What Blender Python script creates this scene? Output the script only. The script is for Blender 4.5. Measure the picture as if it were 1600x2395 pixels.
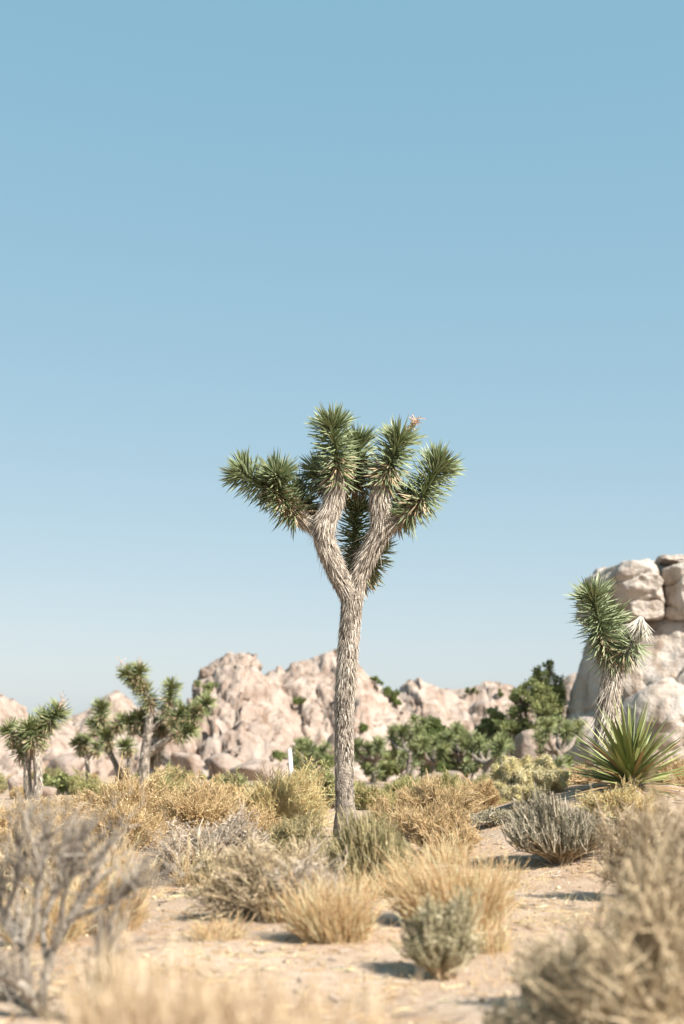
import bpy, math, numpy as np
from mathutils import Matrix, Vector
for o in list(bpy.data.objects): bpy.data.objects.remove(o)
scene = bpy.context.scene
R = math.radians
# ------------------------------------------------------------------ camera
F_PX, CX, CY, HOR, CAMZ = 3333.333, 800.0, 1197.5, 1700.0, 0.95
TH = math.atan((HOR - CY) / F_PX)
cd = bpy.data.cameras.new('camera'); cam = bpy.data.objects.new('camera', cd)
scene.collection.objects.link(cam); scene.camera = cam
cd.sensor_fit = 'HORIZONTAL'; cd.sensor_width = 24; cd.lens = 50
cd.clip_start = 0.1; cd.clip_end = 8000
cam.location = (0, 0, CAMZ); cam.rotation_euler = (R(90) + TH, 0, 0)
cd.dof.use_dof = True; cd.dof.focus_distance = 12.75; cd.dof.aperture_fstop = 1.65
# ------------------------------------------------------------------ light
SUN_EL, SUN_AZ = R(43), R(52)           # azimuth: to the right of straight-behind-camera
to_sun = Vector((math.sin(SUN_AZ) * math.cos(SUN_EL), -math.cos(SUN_AZ) * math.cos(SUN_EL), math.sin(SUN_EL)))
w = bpy.data.worlds.new('World'); scene.world = w; w.use_nodes = True
nt = w.node_tree; bg = nt.nodes['Background']
sky = nt.nodes.new('ShaderNodeTexSky'); sky.sky_type = 'NISHITA'; sky.sun_disc = False
sky.sun_elevation = SUN_EL; sky.sun_rotation = math.atan2(to_sun.x, to_sun.y)
sky.altitude = 2000; sky.air_density = 0.8; sky.dust_density = 5.0; sky.ozone_density = 0.5
tint = nt.nodes.new('ShaderNodeMix'); tint.data_type = 'RGBA'; tint.blend_type = 'MULTIPLY'
tint.inputs[0].default_value = 1.0; tint.inputs[7].default_value = (1.0, 0.62, 0.41, 1)      # grade of the whole sky: hazier and more cyan
veil = nt.nodes.new('ShaderNodeMix'); veil.data_type = 'RGBA'; veil.blend_type = 'ADD'; veil.inputs[0].default_value = 1.0; veil.inputs[7].default_value = (0.20, 1.27, 1.92, 1)
gam = nt.nodes.new('ShaderNodeGamma'); gam.inputs[1].default_value = 0.7; nt.links.new(sky.outputs[0], gam.inputs[0]); nt.links.new(gam.outputs[0], tint.inputs[6]); nt.links.new(tint.outputs[2], veil.inputs[6]); nt.links.new(veil.outputs[2], bg.inputs[0])
bg.inputs[1].default_value = 0.10
sd = bpy.data.lights.new('sun', 'SUN'); sun = bpy.data.objects.new('sun', sd); scene.collection.objects.link(sun)
sd.energy = 4.5; sd.angle = R(0.5); sd.color = (1.0, 0.955, 0.88)
sun.rotation_euler = to_sun.to_track_quat('Z', 'Y').to_euler()
vs = scene.view_settings
vs.view_transform = 'Standard'; vs.look = 'None'; vs.gamma = 1; vs.exposure = 1.28
# ------------------------------------------------------------------ helpers
def at(px, py, D):
    """point on the vertical plane y = D seen at photo pixel (px, py)"""
    xr = (px - CX) / F_PX; yr = (CY - py) / F_PX
    d = np.array([xr, math.cos(TH) - yr * math.sin(TH), math.sin(TH) + yr * math.cos(TH)])
    s = D / d[1]
    return np.array([d[0] * s, D, CAMZ + d[2] * s])
def mpp(D): return D * math.cos(TH) / F_PX      # metres per photo pixel
def nrm(v): return v / np.maximum(np.linalg.norm(v, axis=-1, keepdims=True), 1e-9)
def _hash(i, j, k, s):
    h = (i * 374761393 + j * 668265263 + k * 1442695041 + s * 974634391) & 0xFFFFFFFF
    h = ((h ^ (h >> 13)) * 1274126177) & 0xFFFFFFFF
    return ((h ^ (h >> 16)) & 0xFFFF) / 65535.0
def vnoise(P, seed=0):
    P = np.asarray(P, float); i = np.floor(P).astype(np.int64); f = P - i; f = f * f * (3 - 2 * f)
    out = 0
    for a in (0, 1):
        for b in (0, 1):
            for c in (0, 1):
                wgt = (f[..., 0] if a else 1 - f[..., 0]) * (f[..., 1] if b else 1 - f[..., 1]) * (f[..., 2] if c else 1 - f[..., 2])
                out = out + wgt * _hash(i[..., 0] + a, i[..., 1] + b, i[..., 2] + c, seed)
    return out * 2 - 1
def fbm(P, octv=4, seed=0):
    o = 0; a = 1.0; P = np.asarray(P, float)
    for k in range(octv): o = o + a * vnoise(P, seed + k); P = P * 2.03 + 11.3; a *= 0.5
    return o
def cells(P, pts):
    """distances to the two nearest feature points"""
    d1 = np.empty(len(P)); d2 = np.empty(len(P)); idx = np.empty(len(P), int)
    for s in range(0, len(P), 3000):
        d = ((P[s:s+3000, None, :] - pts[None]) ** 2).sum(-1)
        pr = np.partition(d, 1, axis=1); d1[s:s+3000] = np.sqrt(pr[:, 0]); d2[s:s+3000] = np.sqrt(pr[:, 1]); idx[s:s+3000] = d.argmin(1)
    return d1, d2, idx
def smooth(pts, n):
    p = np.array(pts, float); m = len(p); P = np.vstack([2*p[0]-p[1], p, 2*p[-1]-p[-2]])
    out = []
    for t in np.linspace(0, m - 1 - 1e-6, n):
        i = int(t); f = t - i; a, b, c, d = P[i], P[i+1], P[i+2], P[i+3]
        out.append(0.5 * ((2*b) + (c-a)*f + (2*a-5*b+4*c-d)*f*f + (3*b-a-3*c+d)*f**3))
    return np.array(out)

class Geo:
    def __init__(s): s.V = []; s.Q = []; s.T = []; s.r = []; s.n = 0
    def add(s, V, Q=None, T=None, rnd=0.5):
        V = np.asarray(V, float).reshape(-1, 3)
        if Q is not None and len(Q): s.Q.append(np.asarray(Q, np.int64) + s.n)
        if T is not None and len(T): s.T.append(np.asarray(T, np.int64) + s.n)
        s.V.append(V); s.r.append(np.broadcast_to(np.asarray(rnd, float), (len(V),))); s.n += len(V)
    def tubes(s, P, Rd, sides=3, rnd=None, seed=0):
        N, K, _ = P.shape; rg = np.random.default_rng(seed + 5)
        T = nrm(np.gradient(P, axis=1)); ref = nrm(rg.normal(size=(N, 1, 3)))
        U = nrm(np.cross(T, ref)); W = np.cross(T, U)
        a = np.arange(sides) * 2 * math.pi / sides
        V = P[:, :, None, :] + Rd[:, :, None, None] * (U[:, :, None, :] * np.cos(a)[:, None] + W[:, :, None, :] * np.sin(a)[:, None])
        b = (np.arange(N) * K * sides)[:, None, None] + (np.arange(K - 1) * sides)[None, :, None]
        i = np.arange(sides); j = (i + 1) % sides
        Q = np.stack([b + i, b + j, b + j + sides, b + i + sides], -1).reshape(-1, 4)
        r = np.repeat(rnd if rnd is not None else rg.random(N), K * sides)
        s.add(V.reshape(-1, 3), Q, None, r)
    def inst(s, tv, tq, tt, O, X, Y, Z, rnd):
        N = len(O); m = len(tv)
        V = O[:, None] + tv[None, :, 0:1] * X[:, None] + tv[None, :, 1:2] * Y[:, None] + tv[None, :, 2:3] * Z[:, None]
        off = (np.arange(N) * m)[:, None, None]
        Q = (np.asarray(tq)[None] + off).reshape(-1, 4) if tq is not None and len(tq) else None
        T = (np.asarray(tt)[None] + off).reshape(-1, 3) if tt is not None and len(tt) else None
        s.add(V.reshape(-1, 3), Q, T, np.repeat(rnd, m))
    def mesh(s, name, mat, smooth=False):
        V = np.concatenate(s.V); me = bpy.data.meshes.new(name)
        Q = np.concatenate(s.Q) if s.Q else np.zeros((0, 4), np.int64); T = np.concatenate(s.T) if s.T else np.zeros((0, 3), np.int64)
        me.vertices.add(len(V)); me.vertices.foreach_set('co', V.astype(np.float32).ravel())
        nl = Q.size + T.size; me.loops.add(nl); me.loops.foreach_set('vertex_index', np.concatenate([Q.ravel(), T.ravel()]).astype(np.int32))
        npol = len(Q) + len(T); me.polygons.add(npol)
        ls = np.concatenate([np.arange(len(Q)) * 4, Q.size + np.arange(len(T)) * 3]).astype(np.int32)
        me.polygons.foreach_set('loop_start', ls)
        me.polygons.foreach_set('use_smooth', np.full(npol, smooth, bool))
        me.update(calc_edges=True)
        at_ = me.attributes.new('rnd', 'FLOAT', 'POINT'); at_.data.foreach_set('value', np.concatenate(s.r).astype(np.float32))
        for m in (mat if isinstance(mat, (list, tuple)) else [mat]): me.materials.append(m)
        return me
    def obj(s, name, mat, parent=None, smooth=False, kind=None):
        o = bpy.data.objects.new(name, s.mesh(name, mat, smooth)); scene.collection.objects.link(o)
        if parent: o.parent = parent
        if kind: o['kind'] = kind
        return o
def thing(name, label, cat, loc=(0, 0, 0), group=None):
    o = bpy.data.objects.new(name, None); scene.collection.objects.link(o); o.location = [float(v) for v in loc]
    o.empty_display_size = 0.2; o['label'] = label; o['category'] = cat
    if group: o['group'] = group
    return o
def copy_tree(o, parent=None):
    c = o.copy(); scene.collection.objects.link(c); c.parent = parent
    for ch in [x for x in bpy.data.objects if x.parent == o]: copy_tree(ch, c)
    return c
# ------------------------------------------------------------------ materials
def ramp_mat(name, stops, rough=0.75, transl=0.0, noise=None, bump=0.0, bscale=40, spec=0.3):
    """colour by each piece's own random number, with some grain on top"""
    m = bpy.data.materials.new(name); m.use_nodes = True; t = m.node_tree; n = t.nodes; L = t.links
    b = n['Principled BSDF']; b.inputs['Roughness'].default_value = rough; b.inputs['Specular IOR Level'].default_value = spec
    a = n.new('ShaderNodeAttribute'); a.attribute_name = 'rnd'
    r = n.new('ShaderNodeValToRGB'); el = r.color_ramp.elements
    for i, (p, c) in enumerate(stops):
        e = el[i] if i < 2 else el.new(p)
        e.position = p; e.color = (*c, 1)
    src = a.outputs['Fac']
    if noise:
        nz = n.new('ShaderNodeTexNoise'); nz.inputs['Scale'].default_value = noise[0]; nz.inputs['Detail'].default_value = 4
        tc = n.new('ShaderNodeTexCoord'); L.new(tc.outputs['Object'], nz.inputs['Vector'])
        ma = n.new('ShaderNodeMath'); ma.operation = 'MULTIPLY_ADD'; L.new(nz.outputs[0], ma.inputs[0]); ma.inputs[1].default_value = noise[1]
        sb = n.new('ShaderNodeMath'); sb.operation = 'SUBTRACT'; L.new(src, sb.inputs[0]); sb.inputs[1].default_value = noise[1] * 0.5
        L.new(sb.outputs[0], ma.inputs[2]); src = ma.outputs[0]
    L.new(src, r.inputs[0]); L.new(r.outputs[0], b.inputs['Base Color'])
    if bump:
        nb = n.new('ShaderNodeTexNoise'); nb.inputs['Scale'].default_value = bscale; nb.inputs['Detail'].default_value = 6
        tc2 = n.new('ShaderNodeTexCoord'); L.new(tc2.outputs['Object'], nb.inputs['Vector'])
        bp = n.new('ShaderNodeBump'); bp.inputs['Strength'].default_value = bump; bp.inputs['Distance'].default_value = 0.02
        L.new(nb.outputs[0], bp.inputs['Height']); L.new(bp.outputs[0], b.inputs['Normal'])
    if transl:
        tr = n.new('ShaderNodeBsdfTranslucent'); L.new(r.outputs[0], tr.inputs[0])
        mx = n.new('ShaderNodeMixShader'); mx.inputs[0].default_value = transl
        L.new(b.outputs[0], mx.inputs[1]); L.new(tr.outputs[0], mx.inputs[2]); L.new(mx.outputs[0], n['Material Output'].inputs[0])
    return m
def sand_mat():
    m = bpy.data.materials.new('sand'); m.use_nodes = True; t = m.node_tree; n = t.nodes; L = t.links
    b = n['Principled BSDF']; b.inputs['Roughness'].default_value = 0.95; b.inputs['Specular IOR Level'].default_value = 0.1
    tc = n.new('ShaderNodeTexCoord')
    def nz(scale, det=6, sc=(1, 1, 1)):
        mp = n.new('ShaderNodeMapping'); mp.inputs['Scale'].default_value = sc; L.new(tc.outputs['Object'], mp.inputs[0])
        x = n.new('ShaderNodeTexNoise'); x.inputs['Scale'].default_value = scale; x.inputs['Detail'].default_value = det; L.new(mp.outputs[0], x.inputs['Vector']); return x.outputs[0]
    r = n.new('ShaderNodeValToRGB'); e = r.color_ramp.elements
    e[0].position = 0.34; e[0].color = (0.315, 0.224, 0.156, 1); e[1].position = 0.66; e[1].color = (0.435, 0.34, 0.258, 1)
    L.new(nz(1.1, 8), r.inputs[0])
    r2 = n.new('ShaderNodeValToRGB'); e = r2.color_ramp.elements
    e[0].position = 0.36; e[0].color = (0.62, 0.56, 0.5, 1); e[1].position = 0.56; e[1].color = (1, 1, 1, 1)
    L.new(nz(28, 6, (0.6, 1, 1)), r2.inputs[0])
    mx = n.new('ShaderNodeMix'); mx.data_type = 'RGBA'; mx.blend_type = 'MULTIPLY'; mx.inputs[0].default_value = 0.55
    L.new(r.outputs[0], mx.inputs[6]); L.new(r2.outputs[0], mx.inputs[7]); L.new(mx.outputs[2], b.inputs['Base Color'])
    bp = n.new('ShaderNodeBump'); bp.inputs['Strength'].default_value = 0.6; bp.inputs['Distance'].default_value = 0.02
    ad = n.new('ShaderNodeMath'); L.new(nz(60, 8), ad.inputs[0]); L.new(nz(9, 6), ad.inputs[1])
    L.new(ad.outputs[0], bp.inputs['Height']); L.new(bp.outputs[0], b.inputs['Normal'])
    return m
def rock_mat(name, dark, mid, light, scale=1.0):
    m = bpy.data.materials.new(name); m.use_nodes = True; t = m.node_tree; n = t.nodes; L = t.links
    b = n['Principled BSDF']; b.inputs['Roughness'].default_value = 0.9; b.inputs['Specular IOR Level'].default_value = 0.2
    tc = n.new('ShaderNodeTexCoord'); oi = n.new('ShaderNodeObjectInfo')
    def nz(sc, det=8, st=(1, 1, 1)):
        mp = n.new('ShaderNodeMapping'); mp.inputs['Scale'].default_value = st; L.new(tc.outputs['Object'], mp.inputs[0])
        L.new(oi.outputs['Random'], mp.inputs['Location'])
        x = n.new('ShaderNodeTexNoise'); x.inputs['Scale'].default_value = sc * scale; x.inputs['Detail'].default_value = det; x.inputs['Roughness'].default_value = 0.62
        L.new(mp.outputs[0], x.inputs['Vector']); return x.outputs[0]
    r = n.new('ShaderNodeValToRGB'); e = r.color_ramp.elements
    e[0].position = 0.3; e[0].color = (*dark, 1); e[1].position = 0.7; e[1].color = (*light, 1); k = e.new(0.5); k.color = (*mid, 1)
    L.new(nz(0.55), r.inputs[0])
    r2 = n.new('ShaderNodeValToRGB'); e = r2.color_ramp.elements       # streaky desert varnish
    e[0].position = 0.36; e[0].color = (0.50, 0.40, 0.32, 1); e[1].position = 0.5; e[1].color = (1, 1, 1, 1)
    L.new(nz(1.5, 5, (1, 1, 0.22)), r2.inputs[0])
    mx = n.new('ShaderNodeMix'); mx.data_type = 'RGBA'; mx.blend_type = 'MULTIPLY'; mx.inputs[0].default_value = 0.75
    L.new(r.outputs[0], mx.inputs[6]); L.new(r2.outputs[0], mx.inputs[7])
    hs = n.new('ShaderNodeHueSaturation'); mr = n.new('ShaderNodeMapRange'); mr.inputs[3].default_value = 0.88; mr.inputs[4].default_value = 1.1
    L.new(oi.outputs['Random'], mr.inputs[0]); L.new(mr.outputs[0], hs.inputs['Value']); L.new(mx.outputs[2], hs.inputs['Color'])
    L.new(hs.outputs[0], b.inputs['Base Color'])
    bp = n.new('ShaderNodeBump'); bp.inputs['Strength'].default_value = 0.8; bp.inputs['Distance'].default_value = 0.2
    L.new(nz(4, 10), bp.inputs['Height']); L.new(bp.outputs[0], b.inputs['Normal'])
    return m
M = {}
M['sand'] = sand_mat()
M['rock'] = rock_mat('granite', (0.215, 0.157, 0.12), (0.32, 0.255, 0.212), (0.385, 0.325, 0.28))
M['cliff'] = rock_mat('pale_granite', (0.32, 0.265, 0.215), (0.43, 0.375, 0.325), (0.49, 0.44, 0.395))
M['jleaf'] = ramp_mat('joshua_leaf', [(0, (0.063, 0.087, 0.038)), (0.35, (0.164, 0.207, 0.094)), (0.7, (0.314, 0.364, 0.200)), (1, (0.564, 0.589, 0.389))], rough=0.5, transl=0.18, spec=0.28)
M['jfar'] = ramp_mat('joshua_leaf_far', [(0, (0.070, 0.098, 0.040)), (0.5, (0.197, 0.232, 0.095)), (1, (0.421, 0.437, 0.211))], rough=0.5, transl=0.25)
M['thatch'] = ramp_mat('dead_leaf_thatch', [(0, (0.050, 0.040, 0.029)), (0.3, (0.191, 0.155, 0.119)), (0.65, (0.404, 0.345, 0.279)), (1, (0.653, 0.586, 0.498))], rough=0.8)
M['straw_leaf'] = ramp_mat('straw_leaf', [(0, (0.30, 0.21, 0.12)), (1, (0.58, 0.47, 0.31))], rough=0.75, transl=0.1)
M['white_leaf'] = ramp_mat('bleached_leaf', [(0, (0.46, 0.42, 0.34)), (1, (0.74, 0.70, 0.62))], rough=0.7, transl=0.1)
M['bark'] = ramp_mat('joshua_bark', [(0, (0.05, 0.04, 0.032)), (1, (0.36, 0.305, 0.25))], rough=0.9, noise=(30, 1.2), bump=0.8, bscale=60)
M['stalk'] = ramp_mat('dried_flower_stalk', [(0, (0.42, 0.27, 0.19)), (1, (0.64, 0.48, 0.37))], rough=0.8)
M['yucca'] = ramp_mat('yucca_leaf', [(0, (0.115, 0.132, 0.034)), (0.5, (0.218, 0.247, 0.075)), (1, (0.356, 0.368, 0.149))], rough=0.45, transl=0.15, noise=(6, 0.25), spec=0.5)
M['yucca_dry'] = ramp_mat('yucca_dry_leaf', [(0, (0.26, 0.15, 0.07)), (1, (0.45, 0.33, 0.18))], rough=0.6, transl=0.1)
M['gold'] = ramp_mat('golden_twigs', [(0, (0.387, 0.270, 0.142)), (0.5, (0.624, 0.451, 0.242)), (1, (0.780, 0.627, 0.391))], transl=0.38)
M['gold_leaf'] = ramp_mat('golden_leaves', [(0, (0.366, 0.319, 0.137)), (0.5, (0.673, 0.492, 0.252)), (1, (0.780, 0.680, 0.422))], transl=0.40)
M['pale'] = ramp_mat('pale_straw_twigs', [(0, (0.468, 0.347, 0.166)), (0.5, (0.740, 0.588, 0.316)), (1, (0.780, 0.780, 0.474))], transl=0.40)
M['orange'] = ramp_mat('orange_gold_twigs', [(0, (0.415, 0.302, 0.153)), (0.5, (0.594, 0.445, 0.235)), (1, (0.712, 0.572, 0.365))], transl=0.3)
M['grey'] = ramp_mat('grey_dead_twigs', [(0, (0.20, 0.155, 0.11)), (0.5, (0.40, 0.33, 0.255)), (1, (0.66, 0.57, 0.47))], rough=0.85)
M['brown'] = ramp_mat('brown_twigs', [(0, (0.191, 0.143, 0.088)), (0.5, (0.415, 0.320, 0.201)), (1, (0.650, 0.527, 0.354))], rough=0.85)
M['drygreen'] = ramp_mat('dry_green_stems', [(0, (0.185, 0.173, 0.086)), (0.5, (0.382, 0.339, 0.173)), (1, (0.678, 0.567, 0.332))], transl=0.30)
M['sage'] = ramp_mat('sage_leaves', [(0, (0.24, 0.21, 0.12)), (0.5, (0.42, 0.375, 0.23)), (1, (0.64, 0.57, 0.40))], transl=0.25)
M['darkgrey'] = ramp_mat('grey_green_twigs', [(0, (0.11, 0.10, 0.065)), (0.5, (0.25, 0.225, 0.155)), (1, (0.58, 0.50, 0.39))], rough=0.8)
M['grass'] = ramp_mat('dry_grass', [(0, (0.518, 0.356, 0.184)), (0.5, (0.756, 0.562, 0.335)), (1, (0.760, 0.734, 0.497))], transl=0.42)
M['cholla'] = ramp_mat('cholla_spines', [(0, (0.56, 0.48, 0.26)), (1, (0.80, 0.73, 0.50))], transl=0.3)
M['cholla_body'] = ramp_mat('cholla_flesh', [(0, (0.26, 0.23, 0.10)), (1, (0.42, 0.37, 0.18))])
M['oak'] = ramp_mat('oak_leaves', [(0, (0.067, 0.100, 0.032)), (0.5, (0.146, 0.189, 0.056)), (1, (0.290, 0.327, 0.114))], transl=0.35)
M['olive'] = ramp_mat('olive_leaves', [(0, (0.127, 0.152, 0.065)), (0.5, (0.254, 0.283, 0.110)), (1, (0.463, 0.464, 0.211))], transl=0.35)
M['yellowgreen'] = ramp_mat('yellow_green_twigs', [(0, (0.230, 0.218, 0.081)), (0.5, (0.380, 0.356, 0.144)), (1, (0.529, 0.483, 0.230))], transl=0.28)
M['deadwood'] = ramp_mat('dead_wood', [(0, (0.13, 0.11, 0.088)), (0.5, (0.26, 0.225, 0.185)), (1, (0.42, 0.37, 0.31))], rough=0.9)
M['tan'] = ramp_mat('tan_twigs', [(0, (0.321, 0.237, 0.142)), (0.5, (0.510, 0.407, 0.274)), (1, (0.700, 0.586, 0.426))], transl=0.3)
M['fgolive'] = ramp_mat('olive_brown_twigs', [(0, (0.162, 0.135, 0.081)), (0.5, (0.338, 0.277, 0.176)), (1, (0.594, 0.493, 0.331))], transl=0.2)
M['grass_pale'] = ramp_mat('bleached_grass', [(0, (0.56, 0.43, 0.27)), (0.5, (0.74, 0.60, 0.42)), (1, (0.84, 0.72, 0.55))], transl=0.42)
M['wood'] = ramp_mat('tree_wood', [(0, (0.10, 0.08, 0.06)), (1, (0.28, 0.23, 0.18))], rough=0.9, noise=(12, 0.8))
M['white'] = ramp_mat('white_post_paint', [(0, (0.70, 0.71, 0.70)), (1, (0.82, 0.82, 0.80))], rough=0.5, noise=(9, 0.8))
# ------------------------------------------------------------------ terrain
def H(x, y):
    x = np.asarray(x, float); y = np.asarray(y, float)
    z = 0.50 * np.exp(-((x - 2.35) / 1.35) ** 2 - ((y - 11.8) / 2.3) ** 2)
    z = z + 0.03 * np.exp(-((x + 0.2) / 1.6) ** 2 - ((y - 9.3) / 1.2) ** 2)
    z = z - 0.10 * np.exp(-((x + 1.25) / 0.55) ** 2 - ((y - 8.9) / 0.55) ** 2)
    t = np.clip(y, 13, 115) - 13; z = z - 0.032 * t * t / (t + 6)
    P = np.stack([x, y, 0 * x], -1)
    near = np.exp(-(np.maximum(y - 14, 0) / 25) ** 2)
    z = z + near * (0.045 * vnoise(P * 0.55, 3) + 0.018 * vnoise(P * 1.7, 4) + 0.007 * vnoise(P * 5.1, 5) + 0.003 * vnoise(P * np.array([9, 16, 1]), 6)) + (1 - near) * 0.25 * vnoise(P * 0.06, 8)
    return z
def h1(x, y): return float(H(np.array([x]), np.array([y]))[0])
def axis(lo, hi, step, far_lo, far_hi, g):
    a = list(np.arange(lo, hi, step)); s = step
    while a[-1] < far_hi: s *= g; a.append(a[-1] + s)
    s = step; b = [a[0]]
    while b[-1] > far_lo: s *= g; b.append(b[-1] - s)
    return np.array(b[:0:-1] + a)
def grid(X, Y, Z):
    n, m = X.shape; i = np.arange(n * m).reshape(n, m)
    Q = np.stack([i[:-1, :-1], i[:-1, 1:], i[1:, 1:], i[1:, :-1]], -1).reshape(-1, 4)
    return np.stack([X, Y, Z], -1).reshape(-1, 3), Q
xs = axis(-4.5, 5.5, 0.06, -3000, 3000, 1.13); ys = axis(2.5, 15.5, 0.068, -300, 4000, 1.13)
X, Y = np.meshgrid(xs, ys)
V, Q = grid(X, Y, H(X, Y)); g = Geo(); g.add(V, Q)
ground = g.obj('desert_ground', M['sand'], smooth=True); ground['kind'] = 'structure'
# ------------------------------------------------------------------ rocks
def icosphere(sub):
    import bmesh
    bm = bmesh.new(); bmesh.ops.create_icosphere(bm, subdivisions=sub, radius=1)
    V = np.array([v.co[:] for v in bm.verts]); T = np.array([[v.index for v in f.verts] for f in bm.faces]); bm.free(); return V, T
ICO = {k: icosphere(k) for k in (3, 4, 5, 6)}
def boulder_verts(D, seed, planes=9, soft=9.0, extra=None, amp=0.06, box=0.0):
    """rounded jointed granite block: soft minimum of cutting planes plus relief"""
    rg = np.random.default_rng(seed)
    N = nrm(rg.normal(size=(planes, 3))); d = rg.uniform(0.72, 1.0, planes)
    if box: N = np.vstack([np.eye(3), -np.eye(3), N]); d = np.concatenate([np.full(6, box), d])
    if extra is not None: N = np.vstack([N, nrm(np.array([e[0] for e in extra], float))]); d = np.concatenate([d, [e[1] for e in extra]])
    q = np.maximum(D @ N.T, 1e-3) / d
    r = 1.0 / (np.sum(q ** soft, 1) ** (1 / soft))
    r = np.minimum(r, 1.35)
    r = r * (1 + amp * fbm(D * 1.7 + seed, 4, seed) + amp * 0.35 * fbm(D * 7 + seed, 3, seed + 9))
    return D * r[:, None]
BMESH = []
for k in range(12):
    V, T = ICO[3]; g = Geo(); g.add(boulder_verts(V, 40 + k, planes=6 + k % 5, soft=10 + 3 * (k % 4), box=0.8 if k % 3 == 0 else 0, amp=0.09), None, T)
    BMESH.append(g.mesh('boulder', M['rock'], True))
SURF = []
def rock_at(px, py):
    """nearest point of the outcrops' surface along the line of sight of a photo pixel"""
    P = np.concatenate(SURF); r = P - np.array([0, 0, CAMZ]); f = r[:, 1] * math.cos(TH) + r[:, 2] * math.sin(TH); u = -r[:, 1] * math.sin(TH) + r[:, 2] * math.cos(TH)
    d = np.hypot(CX + F_PX * r[:, 0] / f - px, CY - F_PX * u / f - py); k = np.where(d < d.min() + 6)[0]; return P[k[np.argmin(P[k, 1])]]
def outcrop(name, label, skyline, D, front, back, seed, nb, bsize=(0.22, 1.25), base_drop=0.6, steep=0.55, cell=1.9):
    """heightfield core with rounded, jointed relief, then single boulders heaped on it"""
    rg = np.random.default_rng(seed)
    P = np.array([at(a, b, D) for a, b in skyline]); x0, x1 = P[0, 0], P[-1, 0]
    nx = int((x1 - x0) / 0.17); ny = int((front + back) / 0.22)
    xs = np.linspace(x0, x1, nx); v = np.linspace(-1, 1, ny)
    ydep = np.where(v < 0, D + v * front, D + v * back)
    top = np.interp(xs, P[:, 0], P[:, 2]); base = H(xs, np.full(nx, D - front)) - base_drop
    s = np.where(v < 0, 1 - np.clip(-v, 0, 1), 1 - np.clip(v, 0, 1) ** 2)
    prof = np.where(v < 0, (1 - steep) * s + steep * np.clip((s - 0.45) / 0.5, 0, 1) ** 0.8, s)
    Xg, Vg = np.meshgrid(xs, v); Yg = np.meshgrid(xs, ydep)[1]
    wob = fbm(np.stack([Xg * 0.12, Yg * 0.12, 0 * Xg + seed], -1), 3, seed)
    pr = np.clip(prof[:, None] + 0.10 * wob * (np.abs(Vg) > 0.1), 0, 1.02)
    Zg = base[None] + (top - base)[None] * pr
    # jointed blocks at three sizes: each cell is a tilted facet, with a narrow crack round it
    S0 = np.stack([Xg, Yg, Zg], -1).reshape(-1, 3); bulge = np.zeros(len(S0))
    q = np.array([0.9 + 0.05 * (seed % 3), 0.62, 0.85])
    for cs, am, ck in ((cell * 3.0, 1.15, 0.85), (cell * 1.15, 0.46, 0.6), (cell * 0.55, 0.16, 0.26)):
        n = int((x1 - x0) * (front + back) / cs ** 2 * 1.6); cx_ = rg.uniform(x0, x1, n); cy_ = rg.uniform(D - front, D + back, n)
        ix = np.clip(((cx_ - x0) / (x1 - x0) * (nx - 1)).astype(int), 0, nx - 1); iy = np.clip(np.searchsorted(ydep, cy_), 0, ny - 1)
        C = np.stack([cx_, cy_, Zg[iy, ix] + rg.normal(size=n) * cs * 0.2], -1) * q
        Pf = S0 * q; Pf = Pf + cs * 0.16 * np.stack([vnoise(Pf / cs * 1.4, 1), vnoise(Pf / cs * 1.4, 2), vnoise(Pf / cs * 1.4, 3)], -1); Pf[:, 0] += 0.35 * Pf[:, 2]; C[:, 0] += 0.35 * C[:, 2]
        d1, d2, idx = cells(Pf, C); tl = rg.normal(size=(n, 3)) * 0.34
        e = np.clip((d2 - d1) / cs, 0, 1); fac = (tl[idx] * (Pf - C[idx])).sum(1) + rg.normal(size=n)[idx] * cs * 0.10
        bulge += am * np.clip(fac / cs * 1.6, -0.8, 0.8) - ck * np.exp(-(e / 0.07) ** 2) * (0.35 + rg.random(n)[idx]) + am * 0.04 * np.sqrt(np.clip(e * 2, 0, 1))
    bulge = bulge.reshape(Xg.shape) - 0.25 + 0.26 * fbm(np.stack([Xg, Yg, Zg], -1) * 0.9, 5, seed) - 0.45 * (1 - np.abs(fbm(np.stack([Xg + Zg * 0.5, Yg * 0.7, Zg * 1.4], -1) * 0.8, 3, seed + 5))) ** 4
    bulge = bulge * (1 - 0.6 * np.exp(-(Vg / 0.22) ** 2)) - 0.2 * np.exp(-(Vg / 0.22) ** 2)
    gz, gx = np.gradient(Zg, ydep, xs)
    Nn = nrm(np.stack([-gx, -gz, np.ones_like(gx)], -1))
    S = np.stack([Xg, Yg, Zg], -1) + Nn * bulge[..., None]
    SURF.append(S.reshape(-1, 3))
    loc = np.array([(x0 + x1) / 2, D - front, float(base.mean())])
    root = thing(name, label, 'rock outcrop', loc)
    i = np.arange(nx * ny).reshape(ny, nx)
    Q = np.stack([i[:-1, :-1], i[:-1, 1:], i[1:, 1:], i[1:, :-1]], -1).reshape(-1, 4)
    g = Geo(); g.add(S.reshape(-1, 3) - loc, Q); g.obj('bedrock', M['rock'], root, True)
    for k in range(nb):
        a = int(rg.integers(2, nx - 2)); b = int(rg.integers(2, max(3, int(ny * front / (front + back) * 1.15)) ))
        b = min(b, ny - 2); size = (bsize[0] + (bsize[1] - bsize[0]) * rg.random() ** 2.2) * (0.6 if v[b] > -0.25 else 1.0) * 0.5
        o = bpy.data.objects.new('boulder', BMESH[int(rg.integers(12))]); scene.collection.objects.link(o); o.parent = root
        p = S[b, a] - loc + np.array([0, 0, size * rg.uniform(-0.6, 0.0)])
        o.location = p; o.rotation_euler = rg.uniform(-0.5, 0.5, 2).tolist() + [rg.uniform(0, 6.28)]
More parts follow.
